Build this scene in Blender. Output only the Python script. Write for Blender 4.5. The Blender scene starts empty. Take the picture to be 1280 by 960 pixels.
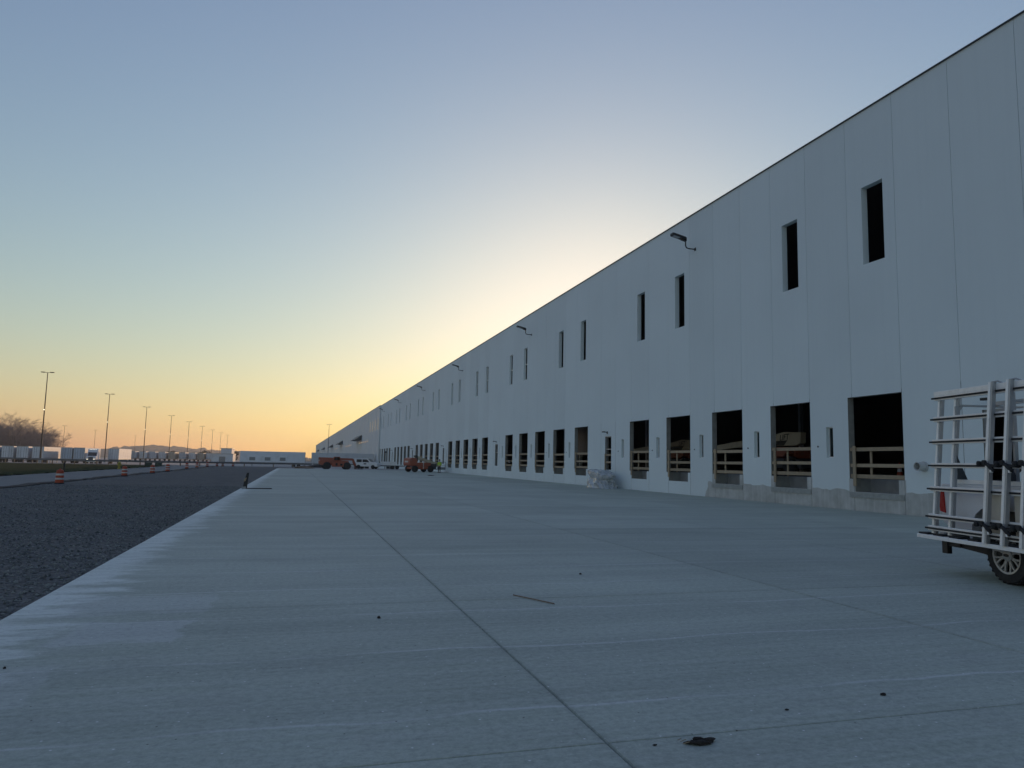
import bpy, math, random
import numpy as np
from mathutils import Vector, Matrix, noise

random.seed(7)
S = bpy.context.scene
COL = S.collection
R = math.radians

# ---------------------------------------------------------------- camera
F, YAW, PITCH, ROLL, EYE = 916.1, 0.28450, 0.10720, 0.02050, 1.5627
cy, sy, cp, sp = math.cos(YAW), math.sin(YAW), math.cos(PITCH), math.sin(PITCH)
fwd = Vector((sy * cp, cy * cp, sp)); rt = Vector((cy, -sy, 0)); up = rt.cross(fwd)
c_, s_ = math.cos(ROLL), math.sin(ROLL)
rt, up = rt * c_ + up * s_, up * c_ - rt * s_
cam = bpy.data.cameras.new('camera')
camo = bpy.data.objects.new('camera', cam); COL.objects.link(camo)
M3 = Matrix((rt, up, -fwd)).transposed()
camo.matrix_world = Matrix.Translation((0, 0, EYE)) @ M3.to_4x4()
cam.sensor_width = 36; cam.lens = F / 1280 * 36
cam.clip_start = 0.05; cam.clip_end = 20000
S.camera = camo

# ---------------------------------------------------------------- sky, sun, exposure
SUN_EL, SUN_AZ = 8.0, 23.0
W = bpy.data.worlds.new('World'); S.world = W; W.use_nodes = True
nt = W.node_tree; bg = nt.nodes['Background']; bg.inputs[1].default_value = 0.1
sk = nt.nodes.new('ShaderNodeTexSky'); sk.sky_type = 'NISHITA'; sk.sun_disc = False
sk.sun_elevation = R(SUN_EL); sk.sun_rotation = R(SUN_AZ)
sk.air_density = 1.6; sk.dust_density = 0.5; sk.ozone_density = 4; sk.altitude = 0
# the camera's own soft tone response to the dawn sky, the same in every direction
sep = nt.nodes.new('ShaderNodeSeparateColor'); com = nt.nodes.new('ShaderNodeCombineColor')
nt.links.new(sk.outputs[0], sep.inputs[0])
def wm(op, a, b):
    n = nt.nodes.new('ShaderNodeMath'); n.operation = op
    for k, v in ((0, a), (1, b)):
        if isinstance(v, (int, float)): n.inputs[k].default_value = v
        else: nt.links.new(v, n.inputs[k])
    return n.outputs[0]
for i, (off, a, g, c) in enumerate(((0.0, -1.555, 0.835, 1.12), (0.0, -1.800, 0.940, 0.98), (1.6, -2.680, 1.210, 1.3))):
    y = wm('MULTIPLY', wm('POWER', wm('ADD', sep.outputs[i], off + 1e-4), g), math.exp(a))
    sh = wm('POWER', wm('ADD', wm('POWER', wm('DIVIDE', y, c), 4.0), 1.0), 0.25)     # soft shoulder
    nt.links.new(wm('MULTIPLY', wm('DIVIDE', y, sh), 10.0), com.inputs[i])
nt.links.new(com.outputs[0], bg.inputs[0])

sl = bpy.data.lights.new('sun', 'SUN'); sl.energy = 1.4; sl.angle = R(0.5); sl.color = (1.0, 0.62, 0.34)
so = bpy.data.objects.new('sun', sl); COL.objects.link(so)
sd = Vector((math.sin(R(SUN_AZ)) * math.cos(R(SUN_EL)), math.cos(R(SUN_AZ)) * math.cos(R(SUN_EL)), math.sin(R(SUN_EL))))
so.rotation_euler = sd.to_track_quat('Z', 'Y').to_euler(); so.location = (40, 60, 60)
vs = S.view_settings
vs.view_transform = 'Standard'; vs.look = 'None'; vs.exposure = 0.25; vs.gamma = 1; vs.use_curve_mapping = False

# ---------------------------------------------------------------- materials
def new_mat(name):
    m = bpy.data.materials.new(name); m.use_nodes = True
    return m, m.node_tree, m.node_tree.nodes['Principled BSDF']

def mat(name, col, rough=0.6, metal=0.0, var=0.12, scale=3.0, bump=0.0, bscale=40.0, obj=True, spec=0.5, dirt=None, rnd=0.0):
    """Procedural material: base colour broken up by two octaves of noise, optional bump and dirt."""
    m, t, b = new_mat(name)
    co = t.nodes.new('ShaderNodeTexCoord'); src = co.outputs['Object']
    if not obj:
        g = t.nodes.new('ShaderNodeNewGeometry'); src = g.outputs['Position']
    n = t.nodes.new('ShaderNodeTexNoise'); n.inputs['Scale'].default_value = scale; n.inputs['Detail'].default_value = 6
    t.links.new(src, n.inputs['Vector'])
    mx = t.nodes.new('ShaderNodeMix'); mx.data_type = 'RGBA'
    k = 1 - var; l = 1 + var
    mx.inputs[6].default_value = (col[0] * k, col[1] * k, col[2] * k, 1)
    mx.inputs[7].default_value = (min(1, col[0] * l), min(1, col[1] * l), min(1, col[2] * l), 1)
    t.links.new(n.outputs['Fac'], mx.inputs[0]); last = mx.outputs[2]
    if dirt:
        n2 = t.nodes.new('ShaderNodeTexNoise'); n2.inputs['Scale'].default_value = dirt[1]; n2.inputs['Detail'].default_value = 8
        t.links.new(src, n2.inputs['Vector'])
        rp = t.nodes.new('ShaderNodeMapRange'); rp.inputs[1].default_value = 0.5; rp.inputs[2].default_value = 0.72
        rp.inputs[4].default_value = dirt[2]
        t.links.new(n2.outputs['Fac'], rp.inputs[0])
        m2 = t.nodes.new('ShaderNodeMix'); m2.data_type = 'RGBA'; m2.inputs[7].default_value = (*dirt[0], 1)
        t.links.new(rp.outputs[0], m2.inputs[0]); t.links.new(last, m2.inputs[6]); last = m2.outputs[2]
    if rnd:
        oi = t.nodes.new('ShaderNodeObjectInfo'); mr = t.nodes.new('ShaderNodeMapRange')
        mr.inputs[3].default_value = 1 - rnd; mr.inputs[4].default_value = 1 + rnd
        t.links.new(oi.outputs['Random'], mr.inputs[0])
        hv = t.nodes.new('ShaderNodeHueSaturation'); t.links.new(mr.outputs[0], hv.inputs['Value'])
        t.links.new(last, hv.inputs['Color']); last = hv.outputs[0]
    t.links.new(last, b.inputs['Base Color'])
    b.inputs['Roughness'].default_value = rough; b.inputs['Metallic'].default_value = metal
    b.inputs['Specular IOR Level'].default_value = spec
    if bump:
        nb = t.nodes.new('ShaderNodeTexNoise'); nb.inputs['Scale'].default_value = bscale; nb.inputs['Detail'].default_value = 5
        t.links.new(src, nb.inputs['Vector'])
        bp = t.nodes.new('ShaderNodeBump'); bp.inputs['Strength'].default_value = bump; bp.inputs['Distance'].default_value = 0.02
        t.links.new(nb.outputs['Fac'], bp.inputs['Height']); t.links.new(bp.outputs[0], b.inputs['Normal'])
    return m

def emit(name, col, strength):
    m, t, b = new_mat(name)
    b.inputs['Base Color'].default_value = (*col, 1)
    b.inputs['Emission Color'].default_value = (*col, 1); b.inputs['Emission Strength'].default_value = strength
    return m

def math_node(t, op, a, b=None, clamp=False):
    n = t.nodes.new('ShaderNodeMath'); n.operation = op; n.use_clamp = clamp
    for i, v in ((0, a), (1, b)):
        if v is None: continue
        if isinstance(v, (int, float)): n.inputs[i].default_value = v
        else: t.links.new(v, n.inputs[i])
    return n.outputs[0]

def rng(t, v, a, b, c=0.0, d=1.0, smooth=False):
    n = t.nodes.new('ShaderNodeMapRange'); n.inputs[1].default_value = a; n.inputs[2].default_value = b
    n.inputs[3].default_value = c; n.inputs[4].default_value = d
    if smooth: n.interpolation_type = 'SMOOTHSTEP'
    t.links.new(v, n.inputs[0]); return n.outputs[0]

def mixc(t, f, a, b):
    n = t.nodes.new('ShaderNodeMix'); n.data_type = 'RGBA'
    for i, v in ((0, f), (6, a), (7, b)):
        if isinstance(v, (int, float)): n.inputs[i].default_value = v
        elif isinstance(v, tuple): n.inputs[i].default_value = (*v, 1)
        else: t.links.new(v, n.inputs[i])
    return n.outputs[2]

def nz(t, src, scale, detail=5, sxyz=None, rough=0.5):
    if sxyz:
        mp = t.nodes.new('ShaderNodeMapping'); mp.inputs['Scale'].default_value = sxyz
        t.links.new(src, mp.inputs['Vector']); src = mp.outputs[0]
    n = t.nodes.new('ShaderNodeTexNoise'); n.inputs['Scale'].default_value = scale; n.inputs['Detail'].default_value = detail
    n.inputs['Roughness'].default_value = rough
    t.links.new(src, n.inputs['Vector']); return n.outputs['Fac']

def concrete_slab_mat():
    m, t, b = new_mat('broomed_concrete')
    g = t.nodes.new('ShaderNodeNewGeometry'); P = g.outputs['Position']
    sx = t.nodes.new('ShaderNodeSeparateXYZ'); t.links.new(P, sx.inputs[0]); X, Y = sx.outputs[0], sx.outputs[1]
    big = nz(t, P, 0.35, 6, rough=0.6)
    c = mixc(t, rng(t, big, 0.3, 0.7), (0.385, 0.425, 0.335), (0.510, 0.560, 0.450))
    broom = nz(t, P, 2.0, 4, (0.22, 7.0, 1))                      # broom strokes run across the apron
    c = mixc(t, rng(t, broom, 0.3, 0.7, 0.0, 0.5), c, (0.60, 0.64, 0.56))
    bands = nz(t, P, 0.8, 3, (0.10, 1.6, 1))
    c = mixc(t, rng(t, bands, 0.45, 0.68, 0.0, 0.32), c, (0.26, 0.285, 0.245))
    fine = nz(t, P, 60, 3)
    c = mixc(t, rng(t, fine, 0.35, 0.7, 0.0, 0.3), c, (0.27, 0.28, 0.265))
    blot = nz(t, P, 1.3, 8, rough=0.7)
    c = mixc(t, rng(t, blot, 0.52, 0.75, 0.0, 0.4), c, (0.335, 0.335, 0.30))
    # paler trowelled strip along the gravel edge with a ragged inner border
    wob = nz(t, P, 1.9, 9, (0.5, 1.6, 1), 0.65)
    xe = math_node(t, 'ADD', X, rng(t, wob, 0.3, 0.7, -0.45, 0.45))
    c = mixc(t, math_node(t, 'MULTIPLY', rng(t, xe, -2.25, -1.92, 0.85, 0.0), rng(t, nz(t, P, 1.5, 5, (0.2, 3.0, 1)), 0.3, 0.6, 0.55, 1.0)), c, (0.78, 0.82, 0.74))
    for (x0, x1, y0, y1, k) in ((-2.2, -0.75, 8.15, 9.25, 0.28), (-1.9, -0.85, 6.95, 7.85, 0.4), (-2.4, -1.55, 5.3, 6.4, 0.22)):
        wx = math_node(t, 'ADD', X, rng(t, wob, 0.3, 0.7, -0.12, 0.12)); wy = math_node(t, 'ADD', Y, rng(t, wob, 0.3, 0.7, -0.16, 0.16))
        f = math_node(t, 'MULTIPLY', rng(t, wx, x0, x0 + 0.1), rng(t, wx, x1 - 0.05, x1, 1, 0))
        f = math_node(t, 'MULTIPLY', f, math_node(t, 'MULTIPLY', rng(t, wy, y0, y0 + 0.05), rng(t, wy, y1 - 0.05, y1, 1, 0)))
        c = mixc(t, math_node(t, 'MULTIPLY', f, k), c, (0.66, 0.68, 0.65))
    # faint pale finishing lines left across the apron
    wl = nz(t, P, 0.6, 3)
    yl = math_node(t, 'ADD', Y, rng(t, wl, 0.3, 0.7, -0.08, 0.08))
    fr = math_node(t, 'PINGPONG', math_node(t, 'ADD', yl, 0.0), 0.775)
    ln = rng(t, fr, 0.0, 0.030, 1.0, 0.0)
    ln = math_node(t, 'MULTIPLY', ln, rng(t, nz(t, P, 0.7, 3), 0.35, 0.55, 0.12, 0.62))
    c = mixc(t, ln, c, (0.70, 0.71, 0.69))
    # dirt gathered along the joints
    for jx in (1.775, 6.20, 10.6, 15.0):
        dj = math_node(t, 'ABSOLUTE', math_node(t, 'SUBTRACT', X, jx))
        c = mixc(t, math_node(t, 'MULTIPLY', rng(t, dj, 0.0, 0.07, 0.34, 0.0, True), rng(t, nz(t, P, 3, 5), 0.3, 0.7, 0.5, 1.0)), c, (0.21, 0.22, 0.205))
    dj = math_node(t, 'PINGPONG', math_node(t, 'ADD', Y, 8.99 + 433), 2.165)
    c = mixc(t, math_node(t, 'MULTIPLY', rng(t, dj, 0.0, 0.04, 0.30, 0.0, True), rng(t, nz(t, P, 3, 5), 0.3, 0.7, 0.4, 1.0)), c, (0.21, 0.22, 0.205))
    grain = nz(t, P, 22, 6, (0.75, 1, 1), 0.75)
    c = mixc(t, rng(t, grain, 0.5, 0.70, 0.0, 0.5), c, (0.22, 0.23, 0.21))
    c = mixc(t, rng(t, grain, 0.5, 0.30, 0.0, 0.4), c, (0.64, 0.68, 0.60))
    # pale specks and dark crumbs
    vo = t.nodes.new('ShaderNodeTexVoronoi'); vo.voronoi_dimensions = '2D'; vo.inputs['Scale'].default_value = 2.6; t.links.new(P, vo.inputs['Vector'])
    c = mixc(t, rng(t, vo.outputs['Distance'], 0.012, 0.024, 0.8, 0.0), c, (0.85, 0.86, 0.84))
    vz = t.nodes.new('ShaderNodeTexVoronoi'); vz.voronoi_dimensions = '2D'; vz.inputs['Scale'].default_value = 7.0; t.links.new(P, vz.inputs['Vector'])
    c = mixc(t, math_node(t, 'MULTIPLY', rng(t, vz.outputs['Distance'], 0.02, 0.05, 0.7, 0.0), rng(t, nz(t, P, 0.8, 4), 0.5, 0.62)), c, (0.66, 0.68, 0.62))
    v2 = t.nodes.new('ShaderNodeTexVoronoi'); v2.voronoi_dimensions = '2D'; v2.inputs['Scale'].default_value = 1.7; t.links.new(P, v2.inputs['Vector'])
    c = mixc(t, rng(t, v2.outputs['Distance'], 0.006, 0.016, 0.8, 0.0), c, (0.07, 0.065, 0.06))
    oi = t.nodes.new('ShaderNodeObjectInfo')
    hv = t.nodes.new('ShaderNodeHueSaturation'); t.links.new(rng(t, oi.outputs['Random'], 0, 1, 0.93, 1.07), hv.inputs['Value'])
    t.links.new(c, hv.inputs['Color']); t.links.new(hv.outputs[0], b.inputs['Base Color'])
    b.inputs['Roughness'].default_value = 0.82; b.inputs['Specular IOR Level'].default_value = 0.25
    bp = t.nodes.new('ShaderNodeBump'); bp.inputs['Strength'].default_value = 0.35; bp.inputs['Distance'].default_value = 0.006
    h = math_node(t, 'ADD', nz(t, P, 45, 4, (0.15, 1, 1)), math_node(t, 'MULTIPLY', fine, 0.6))
    t.links.new(h, bp.inputs['Height']); t.links.new(bp.outputs[0], b.inputs['Normal'])
    return m

def wall_mat():
    """Painted precast concrete; the lowest strip by the nearest dock doors is still bare concrete."""
    m, t, b = new_mat('painted_precast')
    g = t.nodes.new('ShaderNodeNewGeometry'); P = g.outputs['Position']
    sx = t.nodes.new('ShaderNodeSeparateXYZ'); t.links.new(P, sx.inputs[0]); X, Y, Z = sx.outputs
    paint = mixc(t, rng(t, nz(t, P, 0.25, 5), 0.3, 0.7), (0.735, 0.815, 0.820), (0.775, 0.860, 0.865))
    # roller texture and faint vertical run marks
    paint = mixc(t, rng(t, nz(t, P, 3.0, 4, (1, 1.6, 0.05)), 0.45, 0.75, 0.0, 0.22), paint, (0.68, 0.76, 0.77))
    oi = t.nodes.new('ShaderNodeObjectInfo')
    hv = t.nodes.new('ShaderNodeHueSaturation'); t.links.new(rng(t, oi.outputs['Random'], 0, 1, 0.972, 1.028), hv.inputs['Value'])
    t.links.new(paint, hv.inputs['Color']); paint = hv.outputs[0]
    bare = mixc(t, rng(t, nz(t, P, 1.6, 8, rough=0.65), 0.3, 0.7), (0.40, 0.41, 0.38), (0.62, 0.63, 0.60))
    bare = mixc(t, rng(t, nz(t, P, 6, 5, (1, 1, 0.06)), 0.5, 0.8, 0, 0.6), bare, (0.72, 0.72, 0.70))
    zz = math_node(t, 'ADD', Z, rng(t, nz(t, P, 1.1, 4), 0.3, 0.7, -0.07, 0.07))
    yy = math_node(t, 'ADD', math_node(t, 'SUBTRACT', Y, math_node(t, 'MULTIPLY', Z, -0.55)), rng(t, nz(t, P, 3, 4), 0.3, 0.7, -0.1, 0.1))
    f = math_node(t, 'MULTIPLY', rng(t, zz, 0.775, 0.79, 1, 0), rng(t, yy, 34.85, 34.93, 1, 0))
    # blocks beside the levelling pits of those doors were not painted either
    dy = math_node(t, 'ABSOLUTE', math_node(t, 'SUBTRACT', math_node(t, 'MODULO', math_node(t, 'SUBTRACT', Y, 20.304), 4.976), 2.488))
    f2 = math_node(t, 'MULTIPLY', rng(t, dy, 1.40, 1.42, 1, 0), rng(t, Z, 1.215, 1.235, 1, 0))
    f2 = math_node(t, 'MULTIPLY', f2, math_node(t, 'MULTIPLY', rng(t, Y, 34.6, 34.7, 1, 0), rng(t, Y, 20.5, 20.6)))
    f = math_node(t, 'MAXIMUM', f, f2)
    c = mixc(t, f, paint, bare)
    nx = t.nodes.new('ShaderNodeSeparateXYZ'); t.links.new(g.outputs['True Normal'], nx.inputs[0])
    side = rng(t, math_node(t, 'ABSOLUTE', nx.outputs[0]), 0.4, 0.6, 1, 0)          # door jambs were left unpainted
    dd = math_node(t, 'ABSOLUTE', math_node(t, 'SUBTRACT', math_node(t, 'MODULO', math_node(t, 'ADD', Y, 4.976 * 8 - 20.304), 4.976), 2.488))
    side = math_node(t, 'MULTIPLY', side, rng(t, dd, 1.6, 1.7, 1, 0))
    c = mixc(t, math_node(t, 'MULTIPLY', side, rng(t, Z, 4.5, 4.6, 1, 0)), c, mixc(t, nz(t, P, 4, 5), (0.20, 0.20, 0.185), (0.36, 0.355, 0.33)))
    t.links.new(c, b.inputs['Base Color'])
    b.inputs['Roughness'].default_value = 0.7; b.inputs['Specular IOR Level'].default_value = 0.3
    bp = t.nodes.new('ShaderNodeBump'); bp.inputs['Strength'].default_value = 0.25; bp.inputs['Distance'].default_value = 0.01
    t.links.new(nz(t, P, 14, 6), bp.inputs['Height']); t.links.new(bp.outputs[0], b.inputs['Normal'])
    return m

def gravel_mat():
    m, t, b = new_mat('crushed_stone')
    g = t.nodes.new('ShaderNodeNewGeometry'); P = g.outputs['Position']
    v = t.nodes.new('ShaderNodeTexVoronoi'); v.inputs['Scale'].default_value = 24; t.links.new(P, v.inputs['Vector'])
    c = mixc(t, rng(t, v.outputs['Color'], 0.1, 0.9), (0.060, 0.064, 0.062), (0.22, 0.225, 0.215))
    c = mixc(t, rng(t, nz(t, P, 0.5, 6), 0.4, 0.7, 0, 0.5), c, (0.085, 0.088, 0.088))
    c = mixc(t, rng(t, nz(t, P, 1.2, 5, (1, 0.07, 1)), 0.52, 0.75, 0, 0.45), c, (0.15, 0.15, 0.14))
    t.links.new(c, b.inputs['Base Color']); b.inputs['Roughness'].default_value = 0.9; b.inputs['Specular IOR Level'].default_value = 0.2
    bp = t.nodes.new('ShaderNodeBump'); bp.inputs['Strength'].default_value = 1.0; bp.inputs['Distance'].default_value = 0.03
    t.links.new(v.outputs['Distance'], bp.inputs['Height']); bp.invert = True
    t.links.new(bp.outputs[0], b.inputs['Normal'])
    return m

def ground_mat():
    m, t, b = new_mat('yard_ground')
    g = t.nodes.new('ShaderNodeNewGeometry'); P = g.outputs['Position']
    sx = t.nodes.new('ShaderNodeSeparateXYZ'); t.links.new(P, sx.inputs[0]); Y = sx.outputs[1]
    yard = mixc(t, rng(t, nz(t, P, 0.15, 6), 0.3, 0.7), (0.30, 0.285, 0.26), (0.40, 0.38, 0.345))
    field = mixc(t, rng(t, nz(t, P, 0.02, 6), 0.3, 0.7), (0.07, 0.075, 0.04), (0.13, 0.11, 0.07))
    d = t.nodes.new('ShaderNodeVectorMath'); d.operation = 'LENGTH'; t.links.new(P, d.inputs[0])
    c = mixc(t, rng(t, d.outputs['Value'], 650, 800), yard, field)
    t.links.new(c, b.inputs['Base Color']); b.inputs['Roughness'].default_value = 0.9
    return m

def glass_mat(name, tint, keep, ior=1.5):
    m, t, b = new_mat(name); t.nodes.remove(b)
    out = t.nodes['Material Output']
    tr = t.nodes.new('ShaderNodeBsdfTransparent'); tr.inputs[0].default_value = (*tint, 1)
    gl = t.nodes.new('ShaderNodeBsdfGlossy'); gl.inputs['Roughness'].default_value = 0.03
    fr = t.nodes.new('ShaderNodeFresnel'); fr.inputs[0].default_value = ior
    mx = t.nodes.new('ShaderNodeMixShader'); f = math_node(t, 'ADD', fr.outputs[0], keep, True)
    t.links.new(f, mx.inputs[0]); t.links.new(tr.outputs[0], mx.inputs[1]); t.links.new(gl.outputs[0], mx.inputs[2])
    t.links.new(mx.outputs[0], out.inputs[0]); return m

M = dict(
    wall=wall_mat(), slab=concrete_slab_mat(), gravel=gravel_mat(), ground=ground_mat(),
    far_wall=mat('weathered_cladding', (0.66, 0.71, 0.72), 0.6, 0, 0.06, 0.3, obj=False),
    raw=mat('raw_concrete', (0.30, 0.31, 0.30), 0.9, 0, 0.3, 3, 0.3, 30, obj=False),
    sill=mat('dark_wet_concrete', (0.36, 0.375, 0.35), 0.85, 0, 0.35, 6, 0.4, 20, obj=False),
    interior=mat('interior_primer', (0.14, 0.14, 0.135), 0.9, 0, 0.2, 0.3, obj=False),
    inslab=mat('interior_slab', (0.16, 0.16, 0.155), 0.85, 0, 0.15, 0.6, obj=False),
    sealant=mat('joint_sealant', (0.30, 0.32, 0.33), 0.8, 0, 0.08, 2),
    capm=mat('dark_flashing', (0.05, 0.055, 0.06), 0.5, 0.3, 0.2, 3),
    alu=mat('brushed_aluminium', (0.90, 0.90, 0.88), 0.4, 0.15, 0.06, 12, 0.1, 80, dirt=((0.62, 0.61, 0.59), 9, 0.4)),
    spoke=mat('machined_wheel', (0.40, 0.40, 0.39), 0.4, 0.25, 0.08, 12),
    aludark=mat('dull_aluminium', (0.42, 0.43, 0.44), 0.5, 0.6, 0.12, 10),
    rubber=mat('black_rubber', (0.018, 0.018, 0.019), 0.75, 0, 0.25, 20, 0.2, 60),
    tyre=mat('tyre_rubber', (0.022, 0.022, 0.023), 0.85, 0, 0.3, 15, 0.3, 50, dirt=((0.08, 0.075, 0.065), 8, 0.4)),
    white=mat('white_vehicle_paint', (0.72, 0.73, 0.74), 0.28, 0, 0.03, 2, dirt=((0.5, 0.48, 0.45), 3, 0.25)),
    whitebox=mat('white_trailer_skin', (0.64, 0.66, 0.68), 0.45, 0, 0.06, 1.5, dirt=((0.42, 0.41, 0.4), 0.8, 0.4), rnd=0.12),
    greybox=mat('blue_grey_trailer_skin', (0.44, 0.50, 0.56), 0.45, 0, 0.06, 1.5, dirt=((0.36, 0.36, 0.36), 0.8, 0.4), rnd=0.1),
    beigebox=mat('beige_trailer_skin', (0.42, 0.36, 0.29), 0.5, 0, 0.06, 1.5, dirt=((0.36, 0.33, 0.3), 0.8, 0.4), rnd=0.1),
    ply=mat('plywood_board', (0.66, 0.60, 0.49), 0.75, 0, 0.15, 4, 0.1, 30),
    lumber=mat('pale_lumber', (0.38, 0.30, 0.20), 0.8, 0, 0.2, 6, 0.15, 30, rnd=0.12),
    lumberdark=mat('weathered_lumber', (0.24, 0.18, 0.13), 0.85, 0, 0.25, 6, 0.15, 30),
    red=mat('red_lens', (0.45, 0.015, 0.015), 0.2, 0, 0.1, 20),
    orange=mat('orange_machine_paint', (0.36, 0.095, 0.05), 0.5, 0, 0.15, 3, dirt=((0.24, 0.13, 0.10), 2.5, 0.6)),
    drum=mat('orange_plastic', (0.40, 0.060, 0.022), 0.5, 0, 0.08, 6),
    sheeting=mat('white_sheeting', (0.58, 0.55, 0.52), 0.35, 0, 0.06, 6),
    cream=mat('cream_boom_paint', (0.55, 0.50, 0.38), 0.45, 0, 0.08, 3, dirt=((0.28, 0.25, 0.2), 3, 0.4)),
    black=mat('black_steel', (0.02, 0.021, 0.023), 0.5, 0.2, 0.2, 8),
    darkgrey=mat('dark_grey_steel', (0.075, 0.08, 0.085), 0.55, 0.3, 0.2, 6),
    grey=mat('grey_steel', (0.24, 0.25, 0.26), 0.5, 0.4, 0.15, 5),
    galv=mat('galvanised_steel', (0.40, 0.41, 0.42), 0.45, 0.7, 0.15, 8),
    weathered=mat('weathered_steel', (0.16, 0.16, 0.155), 0.7, 0.2, 0.25, 4),
    pole=mat('bronze_pole', (0.032, 0.026, 0.022), 0.55, 0.2, 0.15, 4),
    tarp=mat('grey_plastic_sheet', (0.44, 0.47, 0.48), 0.22, 0, 0.2, 2.5, 0.35, 9, spec=0.9, dirt=((0.25, 0.27, 0.28), 2.2, 0.6)),
    grass=mat('short_grass', (0.030, 0.040, 0.015), 0.95, 0, 0.45, 1.2, 1.0, 9, obj=False, spec=0.03, dirt=((0.06, 0.055, 0.028), 0.5, 0.5)),
    road=mat('worn_asphalt', (0.17, 0.175, 0.17), 0.9, 0, 0.2, 0.5, 0.3, 40, obj=False),
    berm=mat('dark_soil', (0.035, 0.033, 0.032), 0.95, 0, 0.4, 3, 0.8, 12, obj=False),
    bark=mat('winter_bark', (0.15, 0.115, 0.10), 0.95, 0, 0.25, 1.0),
    twig=mat('winter_twigs', (0.24, 0.19, 0.175), 0.95, 0, 0.25, 0.6),
    leaf=mat('evergreen_leaves', (0.035, 0.045, 0.025), 0.8, 0, 0.5, 0.9),
    hill=mat('wooded_hill', (0.24, 0.20, 0.165), 0.95, 0, 0.4, 0.03, obj=False),
    hivis=mat('hi_vis_fabric', (0.42, 0.62, 0.05), 0.7, 0, 0.08, 8),
    jeans=mat('dark_trousers', (0.035, 0.04, 0.05), 0.85, 0, 0.15, 10),
    skin=mat('skin', (0.45, 0.28, 0.21), 0.55, 0, 0.08, 10),
    yellow=mat('yellow_paint', (0.36, 0.30, 0.05), 0.5, 0, 0.1, 6),
    green=mat('dark_green_enclosure', (0.03, 0.05, 0.04), 0.5, 0, 0.15, 4),
    mud=mat('dried_mud', (0.028, 0.024, 0.02), 0.9, 0, 0.4, 30, 0.8, 60),
    straw=mat('straw', (0.33, 0.26, 0.17), 0.85, 0, 0.2, 20),
    pipe=mat('pvc_pipe', (0.50, 0.51, 0.50), 0.4, 0, 0.06, 8),
    hair=mat('dark_hair', (0.02, 0.016, 0.013), 0.7, 0, 0.2, 20),
    glass=glass_mat('window_glass', (0.5, 0.55, 0.55), 0.03, 1.12),
    autoglass=glass_mat('dark_auto_glass', (0.10, 0.12, 0.13), 0.04),
    lamp_or_glint=emit('lit_lamp_and_glint', (1.0, 0.85, 0.6), 2.5),  # tractor lamps, and the imitated sun glints on the light poles
    lamp_dim=emit('lit_tube', (1.0, 0.90, 0.62), 1.0),
    lamp_off=mat('lens_or_glint', (0.35, 0.37, 0.38), 0.2, 0, 0.1, 20),
)

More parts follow.
